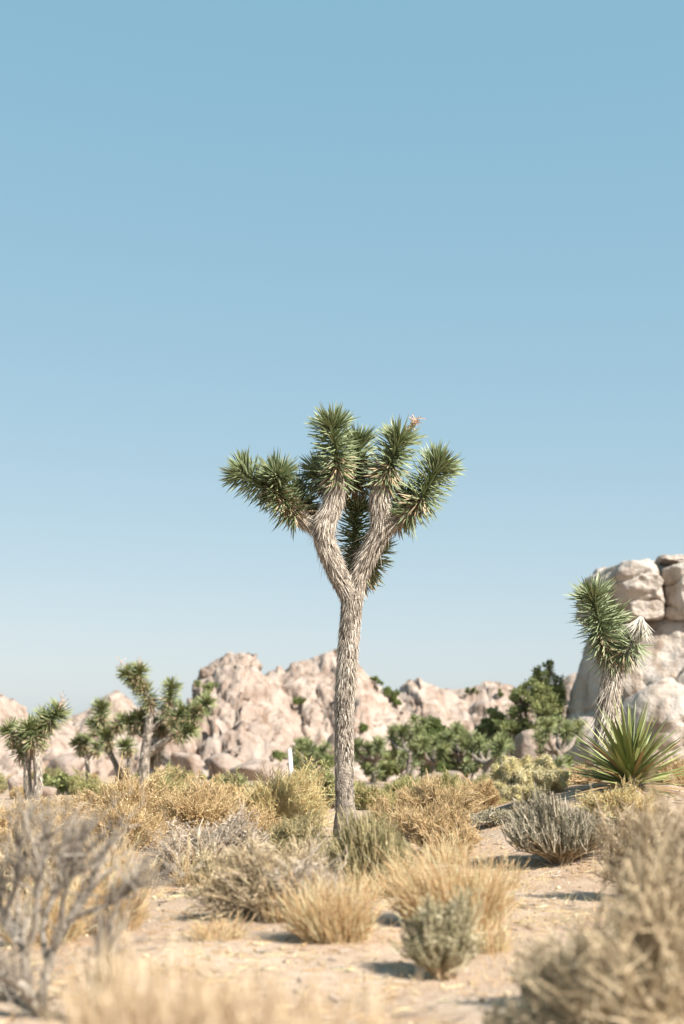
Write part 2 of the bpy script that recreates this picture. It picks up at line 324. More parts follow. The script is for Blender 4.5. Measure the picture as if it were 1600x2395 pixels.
        o.scale = (size * rg.uniform(0.9, 1.7), size * rg.uniform(0.8, 1.3), size * rg.uniform(0.65, 1.15))
    return root
outcrop('rock_outcrop', 'pale pink granite outcrop sloping down from the left edge of the picture', [(-420, 1560), (-200, 1555), (-60, 1585), (5, 1612), (40, 1648), (75, 1668), (120, 1675), (170, 1690), (215, 1740), (240, 1800)], 92, 22, 12, 11, 70)
outcrop('rock_outcrop', 'low rounded granite knob behind the many-armed Joshua tree on the left', [(90, 1790), (120, 1700), (150, 1674), (205, 1655), (245, 1618), (265, 1608), (295, 1612), (322, 1640), (375, 1652), (430, 1645), (470, 1680), (500, 1800)], 104, 24, 12, 12, 70)
outcrop('rock_outcrop', 'steep sided granite outcrop with flat broken top left of the trunk', [(395, 1790), (422, 1700), (438, 1630), (447, 1578), (465, 1552), (500, 1532), (540, 1522), (580, 1518), (605, 1528), (622, 1560), (640, 1575), (680, 1620), (730, 1720), (760, 1800)], 98, 26, 12, 13, 90)
outcrop('rock_outcrop', 'tallest central granite peak rising straight behind the main tree trunk', [(560, 1800), (590, 1640), (612, 1585), (636, 1568), (652, 1555), (668, 1568), (684, 1548), (740, 1526), (785, 1508), (828, 1508), (848, 1520), (866, 1565), (890, 1592), (915, 1608), (960, 1640), (1000, 1800)], 106, 27, 12, 14, 90)
outcrop('rock_outcrop', 'long low granite ridge with lumpy crest right of the main trunk', [(830, 1760), (880, 1640), (910, 1614), (932, 1600), (952, 1580), (980, 1572), (1005, 1588), (1060, 1601), (1100, 1597), (1135, 1583), (1160, 1588), (1185, 1590), (1215, 1601), (1245, 1607), (1300, 1590), (1345, 1568), (1420, 1540), (1600, 1545), (1800, 1560), (1950, 1620)], 118, 30, 14, 15, 110)
# big cliff on the right: named blocks as parts
def cliff():
    D = 46; loc = at(1480, 1790, D); loc[2] = h1(loc[0], D) - 0.3
    root = thing('granite_cliff', 'big pale granite cliff of cracked blocks behind the right Joshua tree', 'rock cliff', loc)
    def block(px0, px1, py0, py1, dy, depth, seed, extra=None, soft=12, amp=0.035, box=0.93, rz=0.0, sub=5, ry=0.0):
        a = at(px0, py0, D + dy); b = at(px1, py1, D + dy)
        c = (a + b) / 2; hx = abs(b[0] - a[0]) / 2; hz = abs(a[2] - b[2]) / 2
        Vd, T = ICO[sub]; V = boulder_verts(Vd, seed, planes=4, soft=soft, extra=extra, amp=amp, box=box)
        V = V * np.array([hx, depth, hz]) * 1.04
        V = V + 0.11 * np.stack([fbm(V * 1.3, 4, seed + 1), fbm(V * 1.3, 4, seed + 2), fbm(V * 1.3, 4, seed + 3)], -1) * min(1, hx)
        V = V - Vd * (0.16 * min(1, hx) * (1 - np.abs(fbm(V * np.array([0.55, 0.5, 0.8]) + seed, 2, seed + 7))) ** 14)[:, None]
        g = Geo(); g.add(V, None, T); o = g.obj('block', M['cliff'], root, True)
        o.location = c + np.array([0, depth * 0.7, 0]) - loc; o.rotation_euler = (0, ry, rz)
    # lower monolith with a shaded left flank
    block(1326, 1760, 1428, 1840, 0, 2.6, 61, extra=[((-0.86, -0.46, 0.22), 0.74), ((-0.95, 0.2, 0.3), 0.8)], soft=34, sub=6, box=0.95)
    # upper tier, cracked into blocks
    block(1384, 1549, 1314, 1452, 0.35, 2.0, 62, extra=[((-0.75, -0.2, 0.62), 0.74)], soft=40, sub=6, box=0.96)
    block(1551, 1720, 1318, 1450, 0.40, 1.9, 63, extra=[((-0.7, -0.7, 0), 1.12)], soft=44, sub=6, box=0.96)
    block(1470, 1552, 1404, 1450, 0.12, 1.0, 64, soft=36)
    block(1538, 1660, 1304, 1330, 0.9, 1.3, 66, soft=22, ry=0.04)
    # boulders heaped at its foot
    block(1548, 1730, 1545, 1690, -1.6, 1.2, 70, extra=[((-0.7, -0.3, 0.6), 0.66)], soft=10, box=0.0)
    block(1490, 1660, 1625, 1810, -1.9, 1.3, 71, soft=9, box=0.0)
    block(1438, 1506, 1562, 1650, -0.35, 0.6, 72, soft=16)
    block(1340, 1430, 1700, 1830, -1.2, 1.0, 73, soft=9, box=0.0)
cliff()
# loose boulders on the flat in front of the ridges
rg = np.random.default_rng(77)
loose = [(1245, 1745, 62, 52, 46, 'large pale boulder under the big dark green tree'), (1020, 1832, 60, 34, 42, 'low pale boulder between the small trees and the yellow green shrubs'),
         (1065, 1818, 36, 30, 41, 'small light boulder at the foot of the small trees'), (45, 1840, 40, 60, 26, 'upright pale boulder beside the leftmost double-stemmed Joshua tree'),
         (105, 1855, 44, 30, 27, 'low tan boulder right of the leftmost Joshua tree stems'), (600, 1800, 90, 46, 60, 'broad pale boulder left of the white post'),
         (520, 1800, 70, 50, 66, 'rounded pale boulder in front of the steep sided outcrop'), (740, 1800, 60, 40, 58, 'rounded boulder between the white post and the trunk'),
         (440, 1790, 60, 60, 64, 'tall pale boulder right of the many-armed Joshua tree'), (150, 1790, 80, 50, 60, 'broad pale boulder behind the leftmost Joshua tree')]
for k, (px, py, wp, hp, D, lab) in enumerate(loose):
    p = at(px, py, D); hx = wp / 2 * mpp(D); hz = hp / 2 * mpp(D)
    Vd, T = ICO[4]; V = boulder_verts(Vd, 300 + k, planes=9, soft=7, amp=0.06) * np.array([hx, hx * 0.9, hz]) * 1.1
    zg = h1(p[0], D); g = Geo(); c = max(p[2], zg + hz * 0.5)
    V[:, 2] += c - zg; V[:, 2] = np.where(V[:, 2] < c - zg, np.minimum(V[:, 2], (V[:, 2] - (c - zg)) * max(1, (c - zg + 0.3) / hz) + (c - zg)), V[:, 2])
    g.add(V, None, T); o = g.obj('boulder', M['rock'], None, True)
    o.location = (p[0], D, zg); o['label'] = lab; o['category'] = 'boulder'; o['group'] = 'loose boulders on the flat'
# ------------------------------------------------------------------ Joshua trees
LEAF_V = []
for z, wd in ((0.0, 0.75), (0.3, 1.0), (0.72, 0.68)):
    c = -0.9 * z * z
    LEAF_V += [(-wd / 2, c + 0.25, z), (0, c - 0.35, z), (wd / 2, c + 0.25, z)]
LEAF_V.append((0, -0.9, 1.0)); LEAF_V = np.array(LEAF_V)
LEAF_Q = [(b + i, b + (i + 1) % 3, b + 3 + (i + 1) % 3, b + 3 + i) for b in (0, 3) for i in range(3)]
LEAF_T = [(6 + i, 6 + (i + 1) % 3, 9) for i in range(3)]
SL_V = np.array([(-0.5, 0.2, 0), (0, -0.3, 0), (0.5, 0.2, 0), (0, 0, 1.0)]); SL_T = [(0, 1, 3), (1, 2, 3), (2, 0, 3)]
def frames(spine, s):
    """position and axis at fractions s of a polyline"""
    d = np.concatenate([[0], np.cumsum(np.linalg.norm(np.diff(spine, axis=0), axis=1))]); L = d[-1]
    q = np.clip(s, 0, 1) * L; P = np.stack([np.interp(q, d, spine[:, k]) for k in range(3)], -1)
    T = np.gradient(spine, axis=0); A = nrm(np.stack([np.interp(q, d, T[:, k]) for k in range(3)], -1)); return P, A, L
def perp(A):
    ref = np.where(np.abs(A[:, 2:3]) < 0.9, np.array([[0, 0, 1.0]]), np.array([[1.0, 0, 0]]))
    U = nrm(np.cross(A, ref)); return U, np.cross(A, U)
def leaf_frames(spine, n, alpha_bot, alpha_top, length, width, rad, seed, tipn=0, lv=0.17, jit=12):
    rg = np.random.default_rng(seed)
    s = (np.arange(n) + rg.random(n)) / n; P, A, L = frames(spine, s)
    al = np.radians(alpha_bot + (alpha_top - alpha_bot) * s + rg.normal(size=n) * jit)
    if tipn:
        st = np.ones(tipn); Pt, At, _ = frames(spine, st); att = np.radians(4 + 80 * np.sqrt(rg.random(tipn)) + rg.normal(size=tipn) * 3)
        P = np.vstack([P, Pt - At * (0.04 * rg.random(tipn))[:, None]]); A = np.vstack([A, At]); al = np.concatenate([al, att]); s = np.concatenate([s, 1 + 0.3 * rg.random(tipn)])
    m = len(P); ph = np.arange(m) * 2.39996 + rg.random(m) * 0.5
    U, W = perp(A); Rr = U * np.cos(ph)[:, None] + W * np.sin(ph)[:, None]
    Z = nrm(A * np.cos(al)[:, None] + Rr * np.sin(al)[:, None] + rg.normal(size=(m, 3)) * 0.05)
    Xd = nrm(np.cross(A, Rr)); Xd = nrm(Xd - (Xd * Z).sum(1, keepdims=True) * Z); Yd = np.cross(Z, Xd)
    ln = length * (1 + rg.normal(size=m) * lv); ln = np.clip(ln, length * 0.5, length * 1.35)
    O = P + Rr * rad
    return O, Xd * width, -Yd * width, Z * ln[:, None], s, rg
LEAFMESH = []
def leafmeshes():
    if not LEAFMESH:
        for k in range(6):
            g = Geo(); g.add(LEAF_V, LEAF_Q, LEAF_T, rnd=0.3 + 0.12 * k); LEAFMESH.append(g.mesh('leaf', M['jleaf']))
    return LEAFMESH
def limb(root, name, pts, rad, loc, mat, seed, rough=0.012, sides=18):
    n = max(8, int(np.linalg.norm(np.diff(pts, axis=0), axis=1).sum() / 0.02)); n = min(n, 160)
    sp = smooth(pts, n); rr = np.interp(np.linspace(0, 1, n), np.linspace(0, 1, len(rad)), rad)
    T = nrm(np.gradient(sp, axis=0)); U, W = perp(T)
    a = np.arange(sides) * 2 * math.pi / sides
    dirs = U[:, None] * np.cos(a)[None, :, None] + W[:, None] * np.sin(a)[None, :, None]
    base = sp[:, None] + dirs * rr[:, None, None]
    dsp = fbm(base * np.array([36, 36, 9]), 3, seed) * rough * 1.2
    V = base + dirs * dsp[..., None]
    i = np.arange(n * sides).reshape(n, sides); j = np.roll(i, -1, 1)
    Q = np.stack([i[:-1], j[:-1], j[1:], i[1:]], -1).reshape(-1, 4)
    V = np.vstack([V.reshape(-1, 3), sp[-1] + T[-1] * rr[-1] * 0.5]); Tt = [(i[-1, k], j[-1, k], n * sides) for k in range(sides)]
    rn = 0.5 + 0.5 * fbm(V * np.array([34, 34, 7]), 3, seed + 3)
    g = Geo(); g.add(V - loc, Q, Tt, rn); return g.obj(name, mat, root, True), sp, rr
def thatch(g, sp, rr, loc, n, length, width, flare, seed, s0=0.0, s1=1.0, tone=(0.0, 1.0)):
    """old leaves hanging down along a stem, each a tapered strip"""
    rg = np.random.default_rng(seed); s = s0 + (s1 - s0) * rg.random(n); P, A, L = frames(sp, s)
    r = np.interp(s, np.linspace(0, 1, len(rr)), rr); ph = rg.random(n) * 6.2832; U, W = perp(A)
    Rr = U * np.cos(ph)[:, None] + W * np.sin(ph)[:, None]; be = np.radians(flare * (0.35 + rg.random(n) ** 1.5 * 1.3))
    Z = nrm(-A * np.cos(be)[:, None] + Rr * np.sin(be)[:, None] + np.cross(A, Rr) * (rg.normal(size=n) * 0.13)[:, None])
    Xd = nrm(np.cross(Z, Rr)); Yd = np.cross(Z, Xd); ln = length * rg.uniform(0.6, 1.35, n)
    g.inst(SL_V, None, SL_T, P + Rr * (r * 0.97)[:, None] - loc, Xd * (width * rg.uniform(0.7, 1.3, n))[:, None], Yd * width * 0.6, Z * ln[:, None], tone[0] + (tone[1] - tone[0]) * np.where(rg.random(n) < 0.2, rg.random(n) * 0.3, 0.35 + 0.65 * rg.random(n)))
def joshua(name, label, D, base_px, limbs, rosettes, lod=1.0, leaf=0.2, lw=0.012, stalks=(), pick=0, mat='jleaf', seed=0, skirt=True):
    x = at(base_px, 1900, D)[0]; loc = np.array([x, D, h1(x, D)]); k = mpp(D)
    root = thing(name, label, 'Joshua tree', loc)
    def pp(pts): return np.array([at(a, b, D + d) for a, b, d in pts])
    for q, (nm, pts, rpx, th) in enumerate(limbs):
        p = pp(pts)
        if q == 0: p[0] = loc + np.array([p[0][0] - loc[0], 0, -0.05])
        o, sp, rr = limb(root, nm, p, [r * k for r in rpx], loc, M['bark'], seed + q, rough=0.012 * min(1, rpx[0] * k / 0.09))
        if th:
            g = Geo()
            for (n, ln, wd, fl, s0, s1, t0, t1) in th: thatch(g, sp, rr, loc, int(n * lod), ln, wd, fl, seed + 31 * q + int(s0 * 10), s0, s1, (t0, t1))
            g.obj('hanging_dead_leaves' if q else 'bark_plates', M['thatch'], o, False, kind='stuff')
    for q, (pts, n, tipn, a0, a1, ll) in enumerate(rosettes):
        sp = smooth(pp(pts), 12)
        O, Xd, Yd, Z, s, rg = leaf_frames(sp, int(n * lod * 0.85), a0, a1, leaf * ll, lw, 0.02, seed + 100 + q, int(tipn * lod * 1.25))
        rn = np.clip(0.15 + 0.62 * rg.random(len(O)) + 0.22 * (s - 0.4), 0, 1)
        keep = np.ones(len(O), bool); sel = []
        if pick:
            toward = -Z[:, 1] + 0.6 * np.abs(Z[:, 0]) + 0.6 * s
            sel = np.argsort(-toward)[:pick]; keep[sel] = False
        g = Geo(); g.inst(LEAF_V, LEAF_Q, LEAF_T, O[keep] - loc, Xd[keep], Yd[keep], Z[keep], rn[keep])
        # stem core so the rosette is not hollow
        g.tubes(sp[None] - loc, np.full((1, 12), 0.028), 6, rnd=np.array([0.1]))
        ro = g.obj('leaf_rosette', M[mat], root, False, kind='stuff')
        for i in sel:
            lm = leafmeshes()[int(np.clip((rn[i] - 0.3) / 0.12, 0, 5))]; o = bpy.data.objects.new('leaf', lm); scene.collection.objects.link(o); o.parent = ro
            mt = np.eye(4); mt[:3, 0] = Xd[i]; mt[:3, 1] = Yd[i]; mt[:3, 2] = Z[i]; mt[:3, 3] = O[i] - loc; o.matrix_basis = Matrix(mt.tolist())
        if skirt:
            O, Xd, Yd, Z, s, rg = leaf_frames(sp[:6], int(105 * lod), 164, 118, leaf * 0.8, lw, 0.03, seed + 300 + q)
            g = Geo(); g.inst(LEAF_V, LEAF_Q, LEAF_T, O - loc, Xd, Yd, Z, rg.random(len(O))); g.obj('dry_leaf_skirt', M['straw_leaf'], ro, False, kind='stuff')
    for q, (pts, n) in enumerate(stalks):
        sp = smooth(pp(pts), 10) - loc; g = Geo(); rg = np.random.default_rng(seed + 900 + q)
        g.tubes(sp[None], np.linspace(0.010, 0.004, 10)[None], 5, rnd=np.array([0.3]))
        s = 0.25 + 0.75 * rg.random(n); P, A, L = frames(sp, s); d = nrm(A * 0.5 + rg.normal(size=(n, 3)))
        ln = 0.06 * rg.uniform(0.5, 1.3, n) * k / 0.00384; t = np.linspace(0, 1, 4)
        B = P[:, None] + d[:, None] * (ln[:, None, None] * t[None, :, None]) + rg.normal(size=(n, 4, 3)) * 0.004; g.tubes(B, np.tile([0.005, 0.004, 0.003, 0.006], (n, 1)), 3, rnd=rg.random(n))
        g.obj('dried_flower_stalk', M['stalk'], root)
    return root
# main tree (limb: name, points (px, py, depth offset), radius in px, thatch layers)
joshua('joshua_tree', 'tall Joshua tree with single straight trunk and forked spiky crown in the centre', 12.8, 808, [
    ('trunk', [(808, 1950, 0), (807, 1900, 0), (806, 1845, 0), (805, 1750, 0), (806, 1650, 0), (810, 1580, 0), (816, 1500, 0), (822, 1420, 0), (824, 1385, 0)], [26, 24, 22.5, 22, 22, 22, 22.5, 23, 23, 23.5, 24],
        [(750, 0.035, 0.014, 9, 0.0, 0.5, 0.1, 0.8), (1500, 0.05, 0.012, 11, 0.28, 0.78, 0.0, 0.9), (1500, 0.08, 0.011, 12, 0.6, 1.0, 0.0, 1.0)]),
    ('branch', [(822, 1400, 0), (806, 1372, 0), (787, 1335, -0.03), (766, 1285, -0.06), (757, 1250, -0.08), (764, 1215, -0.08), (778, 1180, -0.08), (785, 1140, -0.08), (788, 1105, -0.08)], [22, 23, 23, 23, 24, 24, 22, 21, 17],
        [(2300, 0.085, 0.0115, 13, 0.0, 1.0, 0.0, 1.0), (500, 0.12, 0.012, 14, 0.62, 0.98, 0.35, 1.0), (160, 0.13, 0.012, 26, 0.3, 0.98, 0.2, 0.8)]),
    ('branch', [(826, 1400, 0.02), (834, 1356, 0.02), (853, 1315, 0.0), (876, 1270, -0.03), (892, 1232, -0.05), (891, 1190, -0.06), (889, 1150, -0.06), (896, 1115, -0.06)], [22, 22, 22, 23, 24, 23, 22, 17],
        [(2300, 0.085, 0.0115, 13, 0.0, 1.0, 0.0, 1.0), (500, 0.12, 0.012, 14, 0.6, 0.98, 0.35, 1.0), (160, 0.13, 0.012, 26, 0.3, 0.98, 0.2, 0.8)]),
    ('branch', [(757, 1250, -0.05), (735, 1232, -0.02), (708, 1213, 0.0), (680, 1192, 0.02)], [20, 18, 16, 12], [(420, 0.12, 0.012, 16, 0.0, 1.0, 0.3, 1.0)]),
    ('branch', [(896, 1240, -0.02), (918, 1224, -0.04), (942, 1206, -0.06), (966, 1188, -0.08)], [20, 18, 16, 12], [(420, 0.12, 0.012, 16, 0.0, 1.0, 0.3, 1.0)]),
    ('branch', [(826, 1390, 0.06), (836, 1340, 0.2), (838, 1290, 0.3)], [20, 18, 14], [(350, 0.1, 0.012, 16, 0.0, 1.0, 0.1, 0.8)]),
], [
    # points, leaves, tip leaves, angle at bottom, angle near tip, length factor
    ([(786, 1128, -0.08), (789, 1100, -0.08), (787, 1060, -0.08), (781, 1022, -0.08), (776, 992, -0.08)], 420, 130, 128, 62, 0.98),
    ([(832, 1140, 0.15), (838, 1090, 0.2), (838, 1050, 0.22), (836, 1030, 0.22)], 330, 100, 118, 60, 0.85),
    ([(776, 1140, 0.10), (757, 1118, 0.18), (742, 1100, 0.22)], 170, 90, 112, 62, 0.85),
    ([(694, 1203, 0.0), (672, 1183, 0.02), (654, 1158, 0.0), (648, 1128, -0.04), (650, 1106, -0.10)], 380, 130, 122, 62, 0.92),
    ([(652, 1160, 0.02), (625, 1140, 0.04), (592, 1120, 0.04), (564, 1104, 0.03)], 270, 120, 105, 62, 0.95),
    ([(716, 1196, 0.1), (705, 1175, 0.16), (690, 1150, 0.22)], 150, 50, 112, 65, 0.8),
    ([(893, 1130, -0.06), (908, 1096, -0.07), (924, 1058, -0.08), (934, 1026, -0.08)], 420, 120, 128, 62, 0.92),
    ([(942, 1207, -0.06), (970, 1184, -0.08), (993, 1155, -0.08), (1010, 1118, -0.06), (1028, 1088, -0.05)], 420, 150, 122, 60, 1.0),
    ([(925, 1215, 0.1), (942, 1190, 0.15), (950, 1165, 0.2)], 170, 70, 118, 62, 0.85),
    ([(845, 1360, 0.22), (836, 1310, 0.3), (830, 1262, 0.3), (832, 1215, 0.26), (836, 1188, 0.22)], 420, 90, 120, 62, 0.85),
    ([(848, 1345, 0.25), (868, 1310, 0.35), (878, 1278, 0.4)], 230, 60, 125, 65, 0.85),
], leaf=0.214, lw=0.0150, stalks=[([(938, 1030, -0.08), (952, 1008, -0.09), (966, 992, -0.1), (978, 978, -0.1)], 70)], pick=27, seed=1)
# dried flower remains deep in the crown are part of the same tree; right tree next
rt = joshua('joshua_tree', 'short Joshua tree with one pale dead drooping head beside the right cliff', 14.2, 1418, [
    ('trunk', [(1416, 1890, 0), (1416, 1760, 0), (1420, 1690, 0), (1425, 1630, 0), (1432, 1575, 0), (1431, 1530, 0)], [26, 25, 25, 25, 22, 18],
        [(1500, 0.13, 0.013, 14, 0.25, 1.0, 0.2, 1.0), (260, 0.17, 0.013, 24, 0.5, 1.0, 0.4, 1.0), (500, 0.06, 0.014, 12, 0, 0.4, 0.1, 0.8)]),
    ('branch', [(1434, 1550, 0), (1452, 1530, -0.02), (1475, 1512, -0.04), (1490, 1488, -0.05)], [16, 16, 14, 9], [(200, 0.12, 0.012, 18, 0, 1, 0.2, 0.9)]),
], [
    ([(1430, 1540, 0), (1419, 1512, 0), (1406, 1475, -0.02), (1396, 1434, -0.04), (1386, 1392, -0.06)], 560, 130, 130, 60, 1.0),
    ([(1418, 1500, 0.1), (1424, 1465, 0.16), (1430, 1438, 0.2)], 240, 70, 112, 60, 0.9),
    ([(1448, 1534, -0.02), (1468, 1520, -0.04), (1486, 1500, -0.05)], 240, 10, 128, 95, 0.85),
], leaf=0.235, lw=0.0125, seed=41)
def dead_head(root, D):
    loc = np.array(root.location); sp = smooth(np.array([at(1486, 1500, D - 0.06), at(1493, 1468, D - 0.07), at(1500, 1442, D - 0.07)]), 8)
    O, Xd, Yd, Z, s, rg = leaf_frames(sp[4:], 330, 156, 148, 0.18, 0.008, 0.015, 77, jit=11, lv=0.25)
    g = Geo(); g.inst(LEAF_V, LEAF_Q, LEAF_T, O - loc, Xd, Yd, Z, rg.random(len(O))); g.tubes(sp[None] - loc, np.linspace(0.03, 0.018, 8)[None], 6, rnd=np.array([0.2]))
    o = g.obj('dead_head', M['white_leaf'], root, False, kind='stuff'); o['label'] = 'bleached white head of dead leaves hanging down'
dead_head(rt, 14.2)
# Joshua trees at left
joshua('joshua_tree', 'leftmost Joshua tree with two close stems and blurred spiky heads', 22, 76, [
    ('trunk', [(70, 1890, 0), (66, 1850, 0), (64, 1800, 0), (67, 1740, 0)], [10, 9, 8, 8], [(400, 0.09, 0.013, 11, 0.2, 1, 0.2, 1)]),
    ('trunk', [(84, 1890, -0.1), (88, 1840, -0.1), (88, 1790, -0.1), (82, 1730, -0.1)], [11, 10, 9, 8], [(400, 0.09, 0.013, 11, 0.2, 1, 0.2, 1)]),
    ('branch', [(84, 1750, 0), (96, 1715, 0), (112, 1690, 0)], [10, 9, 7], [(120, 0.1, 0.016, 16, 0, 1, 0.2, 1)]),
    ('branch', [(66, 1755, 0), (48, 1735, 0), (30, 1715, 0)], [10, 8, 6], None),
], [([(78, 1745, -0.1), (74, 1720, -0.1), (66, 1700, -0.12)], 240, 80, 130, 60, 1.0), ([(90, 1735, 0), (92, 1715, 0), (90, 1700, 0)], 160, 60, 130, 60, 0.95),
    ([(40, 1728, 0), (28, 1715, 0), (20, 1704, 0)], 150, 60, 125, 60, 0.95), ([(104, 1702, 0), (120, 1682, 0), (138, 1663, 0)], 260, 70, 125, 60, 0.95),
    ([(58, 1770, 0.1), (48, 1755, 0.1), (42, 1745, 0.1)], 120, 50, 130, 60, 0.9), ([(96, 1700, 0.2), (100, 1685, 0.2), (104, 1672, 0.2)], 120, 50, 125, 60, 0.85)],
    leaf=0.22, lw=0.016, mat='jfar', lod=0.8, stalks=[([(140, 1665, 0), (144, 1648, 0), (146, 1632, 0)], 25)], seed=55)
joshua('joshua_tree', 'many-armed Joshua tree with pale trunk and dark heads against the left outcrop', 31, 350, [
    ('trunk', [(336, 1850, 0), (337, 1800, 0), (340, 1760, 0), (346, 1715, 0), (350, 1680, 0), (353, 1648, 0)], [13, 12, 11, 10, 9, 8], [(400, 0.1, 0.02, 12, 0, 1, 0.3, 1)]),
    ('trunk', [(368, 1850, 0.2), (366, 1800, 0.2), (367, 1765, 0.2), (362, 1740, 0.1)], [9, 9, 8, 7], [(200, 0.1, 0.02, 12, 0, 1, 0.3, 1)]),
    ('branch', [(350, 1760, 0), (375, 1742, -0.1), (400, 1725, -0.2), (420, 1712, -0.25)], [9, 8, 7, 5], [(160, 0.1, 0.02, 14, 0, 1, 0.3, 1)]),
    ('branch', [(353, 1655, 0), (345, 1630, 0), (330, 1605, 0), (312, 1588, 0)], [7, 6, 5, 4], None),
    ('branch', [(348, 1710, 0), (372, 1690, 0), (392, 1668, 0)], [8, 6, 5], None),
    ('branch', [(346, 1730, 0.1), (325, 1712, 0.2), (308, 1698, 0.3)], [7, 6, 4], None),
    ('branch', [(395, 1728, -0.2), (425, 1700, -0.1), (450, 1678, -0.1), (466, 1660, -0.1)], [6, 5, 4, 4], None),
], [([(352, 1652, 0), (344, 1630, 0), (334, 1612, 0)], 220, 20, 120, 75, 1.0), ([(328, 1605, 0), (320, 1594, 0), (314, 1586, 0)], 140, 30, 120, 70, 0.9),
    ([(312, 1588, 0), (302, 1580, 0), (296, 1574, 0)], 130, 70, 120, 60, 0.9), ([(318, 1585, 0), (324, 1574, 0), (327, 1566, 0)], 130, 70, 120, 60, 0.9),
    ([(393, 1672, 0), (394, 1640, 0), (399, 1618, 0), (402, 1606, 0)], 300, 80, 120, 60, 1.0), ([(405, 1690, -0.1), (418, 1672, -0.1), (426, 1662, -0.1)], 180, 60, 120, 60, 1.0),
    ([(440, 1690, -0.1), (455, 1672, -0.1), (464, 1660, -0.1)], 200, 60, 120, 60, 1.0), ([(466, 1658, -0.1), (478, 1648, -0.1), (486, 1640, -0.1)], 120, 60, 120, 60, 0.9),
    ([(415, 1722, -0.2), (432, 1714, -0.2), (446, 1706, -0.2)], 200, 60, 120, 60, 1.0), ([(316, 1705, 0.3), (308, 1692, 0.3), (304, 1684, 0.3)], 140, 60, 120, 60, 0.9),
    ([(336, 1700, 0.2), (330, 1684, 0.2), (328, 1672, 0.2)], 140, 60, 120, 60, 0.9), ([(378, 1716, 0.3), (372, 1700, 0.3), (372, 1690, 0.3)], 140, 60, 120, 60, 0.9),
    ([(356, 1780, 0.3), (360, 1765, 0.3), (362, 1755, 0.3)], 120, 60, 120, 60, 0.9)],
    leaf=0.26, lw=0.02, mat='jfar', lod=0.95, stalks=[([(294, 1570, 0), (286, 1556, 0), (282, 1545, 0)], 14), ([(326, 1562, 0), (326, 1552, 0), (325, 1545, 0)], 12)], seed=66)
joshua('joshua_tree', 'slanting dark-stemmed Joshua tree just left of the many-armed one', 33, 283, [
    ('trunk', [(285, 1850, 0), (278, 1810, 0), (264, 1775, 0), (250, 1750, 0), (244, 1735, 0)], [8, 7, 6, 6, 5], [(120, 0.1, 0.02, 14, 0, 1, 0.1, 0.7)]),
    ('branch', [(250, 1752, 0), (238, 1715, 0.1), (236, 1680, 0.2)], [6, 5, 4], None),
    ('trunk', [(296, 1850, -0.2), (303, 1800, -0.2), (302, 1770, -0.2), (297, 1752, -0.2)], [7, 6, 6, 5], [(100, 0.1, 0.02, 14, 0, 1, 0.1, 0.7)]),
    ('branch', [(244, 1735, 0), (268, 1710, 0), (282, 1694, 0)], [5, 4, 4], None),
], [([(252, 1745, 0), (249, 1728, 0), (248, 1715, 0)], 220, 70, 135, 60, 1.0), ([(236, 1698, 0.2), (236, 1672, 0.2), (238, 1652, 0.2)], 260, 80, 120, 60, 1.0),
    ([(226, 1712, 0.2), (222, 1698, 0.2), (220, 1690, 0.2)], 120, 60, 120, 60, 0.9), ([(298, 1758, -0.2), (296, 1748, -0.2), (294, 1740, -0.2)], 150, 60, 130, 60, 0.9),
    ([(272, 1705, 0), (282, 1692, 0), (288, 1684, 0)], 160, 60, 120, 60, 0.95)], leaf=0.26, lw=0.02, mat='jfar', lod=0.9, seed=71)
joshua('joshua_tree', 'thin pale-stemmed small Joshua tree between the leftmost and the many-armed ones', 34, 207, [
    ('trunk', [(208, 1850, 0), (206, 1810, 0), (203, 1775, 0), (196, 1755, 0)], [6, 6, 5, 5], [(120, 0.1, 0.02, 12, 0, 1, 0.4, 1)]),
    ('branch', [(203, 1778, 0), (216, 1762, 0), (226, 1752, 0)], [4, 4, 3], None),
], [([(194, 1758, 0), (186, 1742, 0), (180, 1734, 0)], 170, 60, 130, 62, 1.0), ([(196, 1752, 0), (198, 1738, 0), (202, 1730, 0)], 150, 60, 125, 62, 0.9), ([(224, 1760, 0), (228, 1750, 0), (230, 1742, 0)], 110, 40, 125, 62, 0.8)],
    leaf=0.22, lw=0.02, mat='jfar', lod=0.9, seed=72)
